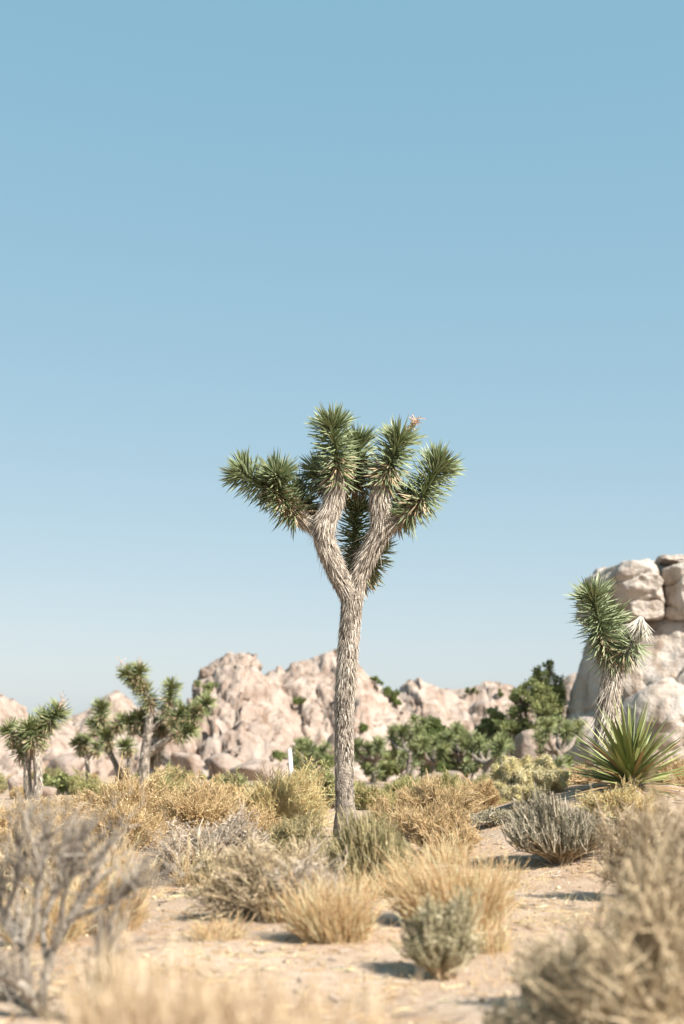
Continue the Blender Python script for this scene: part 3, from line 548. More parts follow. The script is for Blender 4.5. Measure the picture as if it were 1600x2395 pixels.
# small Joshua trees in the grove behind, one kind, each placed alone
def random_joshua(label, px, D, ytop, seed, arms=5):
    rg = np.random.default_rng(seed); x = at(px, 1800, D)[0]; k = mpp(D)
    yb = 1850.0; hh = yb - ytop
    limbs_ = [('trunk', [(px, yb, 0), (px + rg.normal() * 3, yb - hh * 0.3, 0), (px + rg.normal() * 5, yb - hh * 0.55, 0)], [0.11 / k, 0.10 / k, 0.085 / k], [(130, 0.1, 0.025, 12, 0, 1, 0.1, 0.7)])]
    ros = []; fx, fy, _ = limbs_[0][1][-1]
    for a in range(arms):
        ang = -1.1 + 2.2 * (a + 0.5 * rg.random()) / arms; ln = hh * rg.uniform(0.22, 0.44)
        ex, ey, ed = fx + math.sin(ang) * ln, fy - abs(math.cos(ang)) * ln * 0.85 - 4, rg.normal() * 0.5
        mx_, my_ = fx + (ex - fx) * 0.6, fy + (ey - fy) * 0.35
        limbs_.append(('branch', [(fx, fy, 0), (mx_, my_, ed * 0.5), (ex, ey, ed)], [0.075 / k, 0.065 / k, 0.05 / k], None))
        for b in range(2):
            e2x, e2y = ex + rg.normal() * 0.16 / k, ey - rg.uniform(0.12, 0.3) / k
            ros.append(([(mx_ * 0.3 + ex * 0.7, my_ * 0.3 + ey * 0.7, ed), (ex, ey, ed), (e2x, e2y, ed + rg.normal() * 0.1)], 150, 60, 130, 62, rg.uniform(0.85, 1.1)))
    for b in range(3):
        qx, qy, qd = fx + rg.normal() * 0.3 / k, fy + rg.uniform(-0.1, 0.45) / k, rg.normal() * 0.3
        ros.append(([(fx * 0.5 + qx * 0.5, qy + 0.15 / k, qd * 0.5), (qx, qy, qd), (qx + rg.normal() * 0.1 / k, qy - 0.18 / k, qd)], 120, 50, 130, 62, rg.uniform(0.8, 1.0)))
    return joshua('joshua_tree', label, D, px, limbs_, ros, lod=0.42, leaf=0.24, lw=0.026, mat='jfar', seed=seed, skirt=False)
for lab, px, D, yt, sd_, ar in [('pale-trunked small Joshua tree just right of the main trunk in the grove', 955, 44, 1690, 81, 5), ('small Joshua tree in the grove nearest the main trunk', 872, 47, 1725, 82, 4),
        ('forked small Joshua tree right of the round green tree', 1078, 43, 1700, 83, 5), ('low leafy Joshua tree at the right end of the grove', 1140, 42, 1735, 84, 4),
        ('small Joshua tree standing under the big cliff shadow', 1312, 40, 1690, 85, 5), ('small Joshua tree directly behind the white-post shrub', 722, 50, 1745, 86, 4),
        ('stout small Joshua tree in front of the round green tree', 1012, 42, 1735, 87, 4), ('far small Joshua tree left of the big dark green tree', 1190, 46, 1735, 88, 4)]:
    random_joshua(lab, px, D, yt, sd_, ar)
# ------------------------------------------------------------------ broadleaf trees and far shrubs
LQ_V = np.array([(0, 0, 0), (0.5, 0.12, 0.5), (0, 0, 1.0), (-0.5, 0.12, 0.5)]); LQ_Q = [(0, 1, 2, 3)]
def leafcloud(g, C, rad, n, size, rg, tone=None):
    """leaves in small clumps through an ellipsoid"""
    ncl = max(6, n // 90); d = nrm(rg.normal(size=(ncl, 3))) * (rg.random((ncl, 1)) ** 0.45)
    cc = C + d * rad; cl = rg.integers(0, ncl, n); P = cc[cl] + rg.normal(size=(n, 3)) * (np.mean(rad) * 0.16)
    Z = nrm(rg.normal(size=(n, 3)) + np.array([0, 0, 0.4])); A = nrm(np.cross(Z, rg.normal(size=(n, 3)))); Y = np.cross(Z, A); s = size * rg.uniform(0.6, 1.4, n)[:, None]
    t = rg.random(ncl)[cl] * 0.5 + rg.random(n) * 0.5
    g.inst(LQ_V, LQ_Q, None, P, A * s * 0.7, Y * s, Z * s, t)
def broad_tree(name, label, cat, D, px, blobs, mat, nleaf, size, seed, trunk_px=8, stems=1, foot=None):
    rg = np.random.default_rng(seed); k = mpp(D); x = at(px, 1800, D)[0]; loc = np.array([x, D, h1(x, D)]) if foot is None else foot
    root = thing(name, label, cat, loc); g = Geo(); gb = Geo(); tot = sum(b[2] ** 2 for b in blobs)
    fork = np.array([0, 0, 0.0]); mean = np.mean([at(b[0], b[1], D + b[3]) for b in blobs], 0) - loc; fork = mean * np.array([0.35, 0.35, 0.35])
    for st in range(stems):
        o = np.array([rg.normal() * 0.1 * (stems > 1), rg.normal() * 0.1 * (stems > 1), -0.1]); pt = smooth([o, fork * 0.5 + rg.normal(size=3) * 0.05, fork], 8)
        gb.tubes(pt[None], np.linspace(trunk_px * k * 1.2, trunk_px * k * 0.8, 8)[None], 9, rnd=np.array([0.5]))
    gt = gb; gl = Geo()
    for (bx, by, br, dy) in blobs:
        C = at(bx, by, D + dy) - loc; r = br * k
        pt = smooth([fork, fork * 0.4 + C * 0.6 + rg.normal(size=3) * r * 0.25, C], 8); gl.tubes(pt[None], np.linspace(trunk_px * k * 0.6, trunk_px * k * 0.15, 8)[None], 6, rnd=np.array([0.5]))
        nt_ = 10; e = C + nrm(rg.normal(size=(nt_, 3))) * r * 0.9; stt = pt[rg.integers(4, 8, nt_)]; t = np.linspace(0, 1, 5)[None, :, None]
        gl.tubes(stt[:, None] * (1 - t) + e[:, None] * t + rg.normal(size=(nt_, 5, 3)) * r * 0.04, np.tile(np.linspace(trunk_px * k * 0.25, trunk_px * k * 0.06, 5), (nt_, 1)), 4)
        leafcloud(g, C, np.array([r, r, r * 0.85]), int(nleaf * br ** 2 / tot), size, rg)
    gt.obj('trunk', M['wood'], root, True); gl.obj('limbs', M['wood'], root, True); g.obj('crown', M[mat], root, False, kind='stuff')
    return root
broad_tree('oak_tree', 'big dark green tree leaning over boulders left of the cliff', 'tree', 48, 1250, [(1268, 1585, 26, 0), (1290, 1605, 34, 0.3), (1250, 1612, 30, -0.2), (1220, 1622, 22, 0), (1310, 1630, 30, 0.2), (1270, 1645, 40, -0.3), (1235, 1650, 26, 0.2), (1210, 1675, 28, 0), (1190, 1700, 30, 0), (1300, 1670, 30, 0), (1230, 1702, 26, 0), (1285, 1560, 14, 0), (1205, 1632, 14, 0)], 'olive', 17000, 0.075, 501, 9)
broad_tree('oak_tree', 'round dense green tree in the grove right of the main trunk', 'tree', 50, 1015, [(1012, 1706, 26, 0), (985, 1718, 20, 0), (1036, 1722, 24, 0.3), (1050, 1742, 22, 0), (1002, 1730, 24, -0.3), (1040, 1765, 24, 0.2), (975, 1742, 16, 0.2)], 'oak', 13000, 0.078, 502, 7)
broad_tree('oak_tree', 'grey green bushy tree between the round tree and the big one', 'tree', 50, 1160, [(1160, 1680, 24, 0), (1175, 1700, 26, 0), (1142, 1700, 22, 0.2), (1190, 1718, 22, -0.2), (1150, 1725, 22, 0), (1128, 1712, 14, 0)], 'olive', 10000, 0.08, 503, 6)
broad_tree('shrub', 'dark green thicket low beneath the round tree', 'shrub', 49, 1055, [(1030, 1800, 22, 0), (1060, 1795, 20, 0), (1000, 1805, 18, 0), (1085, 1805, 16, 0)], 'oak', 5000, 0.1, 504, 3, 2)
broad_tree('shrub', 'dark green thicket low beside the right of the main trunk', 'shrub', 49, 900, [(870, 1795, 22, 0), (900, 1800, 24, 0), (930, 1790, 20, 0), (850, 1770, 14, 0), (880, 1770, 16, 0)], 'olive', 6000, 0.1, 505, 3, 2)
broad_tree('shrub', 'grey green thicket low behind the left of the main trunk', 'shrub', 52, 740, [(740, 1770, 20, 0), (765, 1780, 20, 0), (715, 1765, 14, 0), (700, 1790, 16, 0), (655, 1770, 14, 0)], 'olive', 4500, 0.1, 506, 3, 2)
broad_tree('shrub', 'dark shrubs in shade at the foot of the cliff', 'shrub', 44, 1300, [(1290, 1790, 18, 0), (1320, 1780, 16, 0), (1270, 1795, 14, 0)], 'oak', 3000, 0.1, 507, 3, 2)
broad_tree('shrub', 'green leafy bush behind the golden shrubs right of the leftmost Joshua tree', 'shrub', 30, 140, [(140, 1828, 20, 0), (165, 1835, 18, 0), (120, 1845, 16, 0), (110, 1825, 14, 0), (180, 1850, 14, 0)], 'olive', 4500, 0.08, 508, 3, 2)
broad_tree('shrub', 'small dark bush right of the many-armed Joshua tree', 'shrub', 36, 412, [(405, 1830, 14, 0), (425, 1825, 12, 0)], 'olive', 1800, 0.08, 509, 3, 2)
broad_tree('shrub', 'olive bushy mass between the round green tree and the grey green one', 'shrub', 47, 1105, [(1095, 1745, 20, 0), (1120, 1755, 20, 0), (1085, 1770, 18, 0), (1130, 1780, 18, 0), (1105, 1790, 16, 0)], 'olive', 4500, 0.1, 510, 3, 2)
broad_tree('shrub', 'olive bushy mass left of the round green tree', 'shrub', 48, 940, [(930, 1745, 16, 0), (950, 1760, 18, 0), (915, 1765, 16, 0), (965, 1775, 16, 0)], 'olive', 3600, 0.1, 511, 3, 2)
broad_tree('shrub', 'olive bushy mass under the big dark green tree', 'shrub', 47, 1215, [(1195, 1765, 18, 0), (1225, 1775, 20, 0), (1175, 1785, 16, 0), (1250, 1790, 14, 0)], 'olive', 3600, 0.1, 512, 3, 2)
for k, (lab, px, py, r, D, mt) in enumerate([('dark bush growing in a crack of the steep sided outcrop', 487, 1606, 17, 93, 'olive'), ('dark round bush on the slope between the two left peaks', 702, 1636, 13, 96, 'oak'),
        ('dark bush high in the notch right of the central peak', 912, 1618, 17, 102, 'oak'), ('small round bush on the right shoulder of the central peak', 887, 1590, 8, 104, 'oak'),
        ('dark bush low in the gully right of the main trunk', 928, 1640, 12, 100, 'oak'), ('small dark bush on the slope right beside the trunk', 846, 1702, 9, 88, 'oak'),
        ('small bush on the crest of the long right ridge', 1105, 1617, 8, 110, 'oak'), ('tiny bush right of centre on the long ridge crest', 1170, 1624, 7, 110, 'oak'),
        ('grey bush low on the slope left of the white post', 700, 1737, 12, 80, 'olive'), ('dark bush at the foot of the steep sided outcrop', 452, 1822, 16, 60, 'olive'),
        ('thin dark bush on the lower slope near the white post', 640, 1765, 9, 70, 'oak')]):
    ft = rock_at(px, py + r * 0.7); D = float(ft[1])
    broad_tree('ridge_bush', lab, 'bush', D, px, [(px + rg.normal() * r * 0.75, py + rg.normal() * r * 0.42, r * rg.uniform(0.28, 0.62), rg.normal() * 0.3) for _ in range(7)], mt, 1700, 0.11, 520 + k, 1.0, foot=ft)
# ------------------------------------------------------------------ shrubs
def bush(name, label, cat, x0, x1, ytop, D, mats, n=(40, 500, 2500), rad=(0.006, 0.0022, 0.0012), leaf=(0, 0.012), seed=0, lean=(0, 0), depth=0.8, up=0.3, stiff=1.0, group=None, tw=(0.14, 0.34), fine=(0.05, 0.14), minel=0.1, base_px=None, lump=0.32, spread=(0.5, 0.6), foot=0.2):
    rg = np.random.default_rng(seed); bp = (x0 + x1) / 2 if base_px is None else base_px
    xb = at(bp, 1900, D)[0]; z0 = h1(xb, D); loc = np.array([xb, D, z0]); root = thing(name, label, cat, loc, group)
    a = (x1 - x0) / 2 * mpp(D) * 1.12; c = max(0.1, at(bp, ytop, D)[2] - z0) * 1.1; off = at((x0 + x1) / 2, 1900, D)[0] - xb
    def lim(d):
        e = np.sqrt((d[:, 0] / a) ** 2 + (d[:, 1] / (a * depth)) ** 2 + (np.maximum(d[:, 2], 0.0) / c) ** 2)
        return (1 + lump * fbm(d * 2.3 + seed, 2, seed)) / np.maximum(e, 1e-6)
    def clip(E):
        r = np.linalg.norm(E, axis=1); L = lim(E / r[:, None]) * (0.72 + 0.5 * rg.random(len(E)) ** 1.6); return E * np.minimum(1, L / np.maximum(r, 1e-6))[:, None]
    def path(S, Cn, E, K, wob):
        t = np.linspace(0, 1, K)[None, :, None]; P = (1-t)**2 * S[:, None] + 2*t*(1-t) * Cn[:, None] + t*t * E[:, None]
        P[:, 1:] += rg.normal(size=(len(S), K - 1, 3)) * wob; return P
    n0, n1, n2 = n; n2 = int(n2 * 0.95)
    ph = rg.random(n0) * 6.2832; se = minel + (1 - minel) * rg.random(n0) ** 0.9; ce = np.sqrt(np.maximum(0, 1 - se ** 2))
    d = np.stack([np.cos(ph) * ce * a, np.sin(ph) * ce * a * depth, se * c], -1); E = nrm(d); E = E * (lim(E) * rg.uniform(0.6, 0.97, n0))[:, None]
    sh = np.array([lean[0], lean[1], 0]) + np.array([off / max(c, 0.1), 0, 0])
    S = np.stack([np.clip(rg.normal(size=n0), -1.8, 1.8) * a * foot, np.clip(rg.normal(size=n0), -1.8, 1.8) * a * foot, np.full(n0, -0.02)], -1)
    Cn = S + (E - S) * 0.45 + np.array([0, 0, 1.0]) * (c * 0.12 * stiff); P0 = path(S, Cn, E, 7, c * 0.012)
    t1 = rg.random(n1) ** 0.7; i1 = rg.integers(0, n0, n1)
    def along(P, i, t):
        K = P.shape[1]; q = t * (K - 1); j = np.minimum(q.astype(int), K - 2); f = (q - j)[:, None]
        return P[i, j] * (1 - f) + P[i, j + 1] * f, nrm(P[i, j + 1] - P[i, j])
    def sprout(P, cnt, lo, hi, tmin, K, spread):
        i = rg.integers(0, P.shape[0], cnt); t = tmin + (1 - tmin) * rg.random(cnt); S, T = along(P, i, t)
        out = nrm(S + 1e-4); dd = nrm(T * 0.7 + rg.normal(size=(cnt, 3)) * spread + out * 0.25 + np.array([0, 0, up]))
        sc = (a + c) / 2; E = clip(S + dd * (sc * rg.uniform(lo, hi, cnt))[:, None]); E[:, 2] = np.maximum(E[:, 2], 0.0)
        Cn = (S + E) / 2 + T * (sc * (lo + hi) * 0.12); return path(S, Cn, E, K, sc * 0.006)
    P1 = sprout(P0, n1, tw[0] * 1.6, tw[1] * 1.6, 0.2, 3, spread[0]); P2 = sprout(P1, n2, fine[0] * 1.6, fine[1] * 1.6, 0.15, 3, spread[1])
    def shear(P): return P + sh * np.maximum(P[..., 2:3], 0)
    P0, P1, P2 = shear(P0), shear(P1), shear(P2)
    g = Geo(); g.tubes(P0, np.tile(np.linspace(rad[0], rad[0] * 0.35, 7), (n0, 1)), 4, seed=seed); g.obj('stems', M[mats[0]], root)
    g = Geo(); g.tubes(P1, np.tile(np.linspace(rad[1] * 1.3, rad[1] * 0.6, 3), (n1, 1)), 3, seed=seed + 1)
    dz = P2[:, -1] - P2[:, 0]; xa = nrm(np.cross(dz, rg.normal(size=(n2, 3)))); ya = nrm(np.cross(dz, xa))
    g.inst(SL_V, None, SL_T, P2[:, 0], xa * rad[2] * 3.3, ya * rad[2] * 3.3, dz, rg.random(n2)); g.obj('twigs', M[mats[1]], root, kind='stuff')
    if leaf[0]:
        nl = leaf[0]; i = rg.integers(0, n2, nl); S, T = along(P2, i, rg.random(nl)); Z = nrm(T + rg.normal(size=(nl, 3)) * 0.7); A = nrm(np.cross(Z, rg.normal(size=(nl, 3)))); Yv = np.cross(Z, A)
        s = leaf[1] * rg.uniform(0.5, 1.4, nl)[:, None]; g = Geo(); g.inst(LQ_V, LQ_Q, None, S, A * s * 0.45, Yv * s * 0.5, Z * s, rg.random(nl)); g.obj('leaves', M[mats[2]], root, kind='stuff')
    return root
def grass(name, label, x0, x1, ytop, D, n, mat='grass', seed=0, lean=(0.0, 0.0), wid=0.0016, depth=0.7, cat='grass clump', spread=0.35, group=None, foot=0.72, kind=None, heads=0.25, low=0.25, tall=0.42):
    rg = np.random.default_rng(seed); xb = at((x0 + x1) / 2, 1900, D)[0]; z0 = h1(xb, D); loc = np.array([xb, D, z0]); a = (x1 - x0) / 2 * mpp(D); c = at((x0 + x1) / 2, ytop, D)[2] - z0
    root = thing(name, label, cat, loc, group) if not kind else None
    r = np.sqrt(rg.random(n)); ph = rg.random(n) * 6.2832; ux, uy = r * np.cos(ph), r * np.sin(ph) * depth
    B = np.stack([ux * a * foot, uy * a * foot, 0 * ux], -1); B[:, 2] = H(B[:, 0] + xb, B[:, 1] + D) - z0 - 0.01
    ln = c * 1.1 * np.where(rg.random(n) < tall, low + (1 - low) * rg.random(n), 0.2 + 0.42 * rg.random(n)) * (1 - 0.22 * r ** 2); K = 5; t = np.linspace(0, 1, K)[None, :, None]
    o = np.stack([ux * a * (1 - foot) * 1.3 + rg.normal(size=n) * spread * ln * 0.5 + lean[0] * ln, uy * a * (1 - foot) + rg.normal(size=n) * spread * ln * 0.5 + lean[1] * ln, 0 * ux], -1)
    P = B[:, None] + t * np.array([0, 0, 1.0]) * ln[:, None, None] * (1 - 0.12 * t) + (t ** 1.6) * o[:, None] + rg.normal(size=(n, K, 3)) * 0.003 * t
    g = Geo(); rd = np.tile(np.array([1.2, 1.1, 1.0, 0.7, 0.25]) * wid, (n, 1)); g.tubes(P, rd, 3, rnd=rg.random(n), seed=seed)
    if kind:
        g.V = [v + loc for v in g.V]; o_ = g.obj(name, M[mat]); o_['kind'] = kind; o_['label'] = label; o_['category'] = cat; return o_
    g.obj('blades', M[mat], root, kind='stuff')
    m = int(n * heads)
    if m:
        i = rg.integers(0, n, m); e = P[i, -1]; dd = nrm(P[i, -1] - P[i, -2] + rg.normal(size=(m, 3)) * 0.01); Ps = e[:, None] + dd[:, None] * (np.array([-0.035, 0, 0.03])[None, :, None]); g = Geo(); g.tubes(Ps, np.tile([0.001, wid * 1.7, 0.0005], (m, 1)), 4, seed=seed); g.obj('seed_heads', M[mat], root, kind='stuff')
    return root
# behind the main tree
G_ = (0.007, 0.0026, 0.0017)
bush('shrub', 'wide golden straw shrub in front of the many-armed Joshua tree', 'shrub', 150, 440, 1815, 12.2, ('brown', 'gold', 'gold_leaf'), (70, 1300, 10000), leaf=(14000, 0.017), seed=1, rad=G_, up=0.4)
bush('shrub', 'tawny straw shrub between the wide golden one and the round pale one', 'shrub', 340, 620, 1836, 11.8, ('brown', 'gold', 'gold_leaf'), (70, 1200, 9000), leaf=(11000, 0.016), seed=2, rad=G_, up=0.4)
bush('shrub', 'round pale straw shrub left of the main trunk below the white post', 'shrub', 495, 800, 1812, 13.5, ('brown', 'pale', 'pale'), (90, 1900, 14000), leaf=(3000, 0.012), seed=3, rad=(0.006, 0.0024, 0.0015), up=0.45)
bush('shrub', 'lower tawny shrub in front of the wide golden one', 'shrub', 170, 420, 1890, 11.0, ('grey', 'gold', 'gold_leaf'), (60, 900, 6500), leaf=(7000, 0.015), seed=41, rad=G_, up=0.4)
bush('shrub', 'golden shrub left of the wide golden one, partly behind dead branches', 'shrub', 30, 240, 1862, 12.6, ('brown', 'gold', 'gold_leaf'), (50, 900, 6500), leaf=(8000, 0.016), seed=42, rad=G_, up=0.4)
bush('shrub', 'grey bare twiggy shrub under the tawny straw shrub', 'shrub', 330, 640, 1915, 9.6, ('grey', 'grey', 'brown'), (60, 900, 6500), seed=4, rad=(0.006, 0.0026, 0.0017), up=0.15, lean=(0.1, 0), leaf=(2500, 0.012))
bush('shrub', 'small brown low shrub at the right end of the shadow patch', 'shrub', 452, 580, 1992, 8.75, ('brown', 'brown', 'drygreen'), (50, 700, 5500), leaf=(4500, 0.014), seed=5)
bush('shrub', 'wiry green ephedra shrub at the foot of the main trunk', 'shrub', 730, 965, 1937, 8.6, ('grey', 'drygreen', 'drygreen'), (320, 2600, 7000), seed=6, rad=(0.0045, 0.0022, 0.0016), up=1.0, base_px=868, lean=(-0.02, 0), minel=0.2, tw=(0.2, 0.45), spread=(0.2, 0.28), foot=0.07)
bush('shrub', 'low golden green shrub behind the left of the ephedra', 'shrub', 600, 770, 1905, 9.9, ('brown', 'drygreen', 'gold'), (50, 800, 5500), leaf=(2500, 0.012), seed=7, up=0.6)
bush('shrub', 'orange gold shrub right of the main trunk', 'shrub', 890, 1130, 1838, 12.4, ('brown', 'orange', 'orange'), (80, 1600, 12000), leaf=(4000, 0.013), seed=8, rad=(0.006, 0.0025, 0.0017), up=0.6)
bush('shrub', 'lower orange straw shrub in front of the orange gold one', 'shrub', 900, 1080, 1890, 11.0, ('grey', 'orange', 'gold'), (60, 900, 6500), leaf=(2500, 0.012), seed=9, up=0.6)
bush('shrub', 'golden straw shrub between the ephedra and the orange one', 'shrub', 850, 990, 1875, 11.4, ('brown', 'gold', 'gold_leaf'), (50, 700, 5000), leaf=(3000, 0.013), seed=43, up=0.6)
bush('shrub', 'straw shrub between the orange gold shrub and the cholla', 'shrub', 1060, 1190, 1822, 13.2, ('brown', 'gold', 'gold_leaf'), (40, 700, 5000), leaf=(3000, 0.013), seed=10, up=0.5)
Y_ = (0.006, 0.003, 0.0024)
bush('shrub', 'soft yellow green mound shrub directly right of the trunk', 'shrub', 890, 1010, 1815, 19, ('brown', 'yellowgreen', 'yellowgreen'), (50, 900, 8000), leaf=(6000, 0.016), seed=11, rad=Y_, up=0.5)
bush('shrub', 'second soft yellow green mound right of the first', 'shrub', 975, 1085, 1820, 20, ('brown', 'yellowgreen', 'gold'), (50, 900, 7000), leaf=(5000, 0.016), seed=12, rad=Y_, up=0.5)
bush('shrub', 'low yellow green mound close against the right of the trunk', 'shrub', 805, 920, 1845, 17, ('brown', 'yellowgreen', 'gold'), (50, 900, 6000), leaf=(5000, 0.016), seed=13, rad=Y_, up=0.5)
bush('shrub', 'dull straw mound behind the tawny shrub left of the white post', 'shrub', 430, 580, 1838, 18, ('brown', 'pale', 'yellowgreen'), (50, 800, 6000), leaf=(5000, 0.016), seed=44, rad=Y_, up=0.5)
bush('shrub', 'dull straw mound behind the straw shrub left of the cholla', 'shrub', 1070, 1200, 1826, 19, ('brown', 'pale', 'yellowgreen'), (50, 800, 6000), leaf=(5000, 0.016), seed=45, rad=Y_, up=0.5)
bush('shrub', 'dark low shrub tucked behind the grey spiky shrub', 'shrub', 1090, 1240, 1900, 11.0, ('brown', 'darkgrey', 'drygreen'), (50, 700, 5000), leaf=(2500, 0.012), seed=14)
bush('shrub', 'grey spiky shrub leaning left on the sand rise', 'shrub', 1190, 1440, 1893, 9.4, ('brown', 'darkgrey', 'darkgrey'), (420, 3400, 9000), seed=15, rad=(0.005, 0.0024, 0.0016), up=1.0, base_px=1310, lean=(-0.2, 0), minel=0.25, tw=(0.2, 0.4), spread=(0.2, 0.28), foot=0.07)
bush('shrub', 'straw shrub on the rise between the cholla and the yucca', 'shrub', 1290, 1480, 1798, 12.2, ('brown', 'gold', 'gold'), (50, 900, 6500), leaf=(3500, 0.013), seed=16, up=0.5)
bush('shrub', 'low straw shrub right behind the grey spiky shrub on the rise', 'shrub', 1360, 1560, 1838, 10.2, ('brown', 'pale', 'gold'), (50, 900, 6000), leaf=(3500, 0.013), seed=46, up=0.5)
bush('shrub', 'pale straw shrub behind the yucca at the right edge', 'shrub', 1490, 1720, 1780, 12.6, ('brown', 'gold', 'pale'), (50, 900, 6500), leaf=(3500, 0.013), seed=17, up=0.5)
bush('shrub', 'tawny shrub at the left edge below the leftmost Joshua tree', 'shrub', -110, 190, 1880, 11.2, ('grey', 'gold', 'gold_leaf'), (60, 900, 7000), leaf=(6000, 0.015), seed=18, rad=G_)
bush('shrub', 'brown twiggy shrub at the left edge behind the tall dry grass', 'shrub', -60, 220, 1950, 8.6, ('grey', 'brown', 'drygreen'), (50, 900, 6000), leaf=(2500, 0.01), seed=19)
bush('shrub', 'low straw shrub between the grey twiggy shrub and the round pale one', 'shrub', 500, 690, 1902, 10.6, ('grey', 'gold', 'gold_leaf'), (50, 900, 6000), leaf=(4500, 0.014), seed=47, rad=G_, up=0.45)
bush('shrub', 'straw shrub directly under the orange gold one behind the grass clump', 'shrub', 960, 1130, 1905, 10.2, ('grey', 'gold', 'gold_leaf'), (50, 800, 5500), leaf=(3500, 0.014), seed=48, rad=G_, up=0.5)
bush('shrub', 'dry grey green shrub in front of the low golden green one', 'shrub', 640, 790, 1945, 9.0, ('grey', 'brown', 'drygreen'), (50, 700, 4500), leaf=(2500, 0.012), seed=49, up=0.4)
# middle ground
bush('shrub', 'broad grey brown shrub with bare inner twigs in the middle', 'shrub', 455, 840, 1990, 7.2, ('grey', 'brown', 'drygreen'), (90, 1300, 8500), leaf=(5000, 0.009), seed=20, rad=(0.006, 0.0022, 0.0013), up=0.15, depth=0.7)
bush('shrub', 'pale dead twig tangle inside the right of the broad shrub', 'shrub', 590, 850, 2010, 7.05, ('grey', 'grey', 'grey'), (40, 500, 1800), seed=21, rad=(0.004, 0.002, 0.0013), up=0.1, depth=0.5)
grass('dry_grass_clump', 'straw grass clump against the right of the broad grey brown shrub', 675, 885, 2020, 6.5, 1500, seed=30, lean=(-0.08, 0), wid=0.0014, spread=0.3)
grass('dry_grass_clump', 'big pale straw grass clump behind the grey sage bush', 915, 1200, 1940, 6.95, 2500, seed=31, lean=(-0.12, 0), wid=0.0013, spread=0.25)
bush('sage_bush', 'small grey green sage bush on open sand in the middle', 'shrub', 930, 1110, 2098, 5.85, ('brown', 'sage', 'sage'), (140, 900, 2600), leaf=(3500, 0.018), seed=22, rad=(0.004, 0.002, 0.0014), up=0.9, base_px=1030, minel=0.2, tw=(0.2, 0.4), spread=(0.2, 0.28), foot=0.07)
grass('dry_grass_clump', 'tall golden grass clump left of the shadow patch', 150, 355, 1965, 6.95, 1500, seed=32, lean=(0.03, 0), wid=0.0017, spread=0.22)
grass('dry_grass_clump', 'shorter straw grass clump at the left edge', 0, 215, 2010, 6.6, 1100, seed=33, lean=(0.05, 0), wid=0.0017)
grass('dry_grass_clump', 'thin grey grass stalks standing above the shadow patch', 290, 380, 1925, 8.8, 110, mat='grey', seed=34, wid=0.0016)
grass('dry_grass_clump', 'few thin straw stalks beside the small brown shrub', 425, 570, 2000, 8.4, 70, seed=35, wid=0.0014)
grass('dry_grass_clump', 'loose straw grass in front of the ephedra', 860, 1010, 1990, 8.2, 420, seed=36, wid=0.0014)
grass('dry_grass_clump', 'pale straw wisps rising out of the broad grey brown shrub', 600, 760, 2000, 7.0, 300, seed=37, wid=0.0013)
grass('dry_grass_clump', 'low straw wisps at the left foot of the broad grey brown shrub', 440, 590, 2120, 6.6, 260, seed=38, wid=0.0014)
grass('dry_grass_clump', 'straw wisps between the orange shrub and the grey spiky shrub', 1060, 1230, 1965, 8.6, 260, seed=39, wid=0.0014)
grass('dry_grass_clump', 'short straw wisps behind the sage bush on its right', 1090, 1200, 2110, 6.4, 220, seed=40, wid=0.0013)
for k, (a, b, yt, D, n, lab) in enumerate([(560, 710, 1950, 8.9, 260, 'feathery pale grass between the grey twiggy shrub and the ephedra'), (775, 900, 1990, 7.9, 240, 'feathery pale grass right below the ephedra'), (985, 1110, 1895, 9.7, 240, 'feathery pale grass in front of the orange gold shrub'), (190, 340, 1895, 9.7, 300, 'feathery pale grass in front of the lower tawny shrub'), (400, 530, 1915, 9.2, 200, 'feathery pale grass through the grey twiggy shrub')]):
    grass('dry_grass_clump', lab, a, b, yt, D, n, seed=80 + k, wid=0.0013, spread=0.4)
# low scrub dotted over the far flat: three kinds, each plant its own copy
protos = [bush('desert_scrub', lb, 'shrub', 760, 860, 1808, 26, mt, (30, 320, 1800), leaf=(2600, 0.03), seed=200 + q, rad=(0.006, 0.004, 0.0035), up=0.5, group=gr) for q, (lb, gr, mt) in enumerate((('small golden scrub plant blurred on the far flat', 'golden scrub on the far flat', ('brown', 'gold', 'gold_leaf')), ('small yellow green scrub plant blurred on the far flat', 'yellow green scrub on the far flat', ('brown', 'yellowgreen', 'yellowgreen')), ('small olive scrub plant blurred on the far flat', 'olive scrub on the far flat', ('brown', 'drygreen', 'olive'))))]
rg = np.random.default_rng(123)
for k in range(60):
    D = 17 + 45 * rg.random() ** 1.1; px = rg.uniform(-60, 1660); x = at(px, 1800, D)[0]; o = protos[k % 3] if k < 3 else copy_tree(protos[k % 3])
    o.location = (x, D, h1(x, D)); o.rotation_euler = (0, 0, rg.uniform(0, 6.28)); q = rg.uniform(0.55, 1.25); o.scale = (q, q, q * rg.uniform(0.8, 1.2))
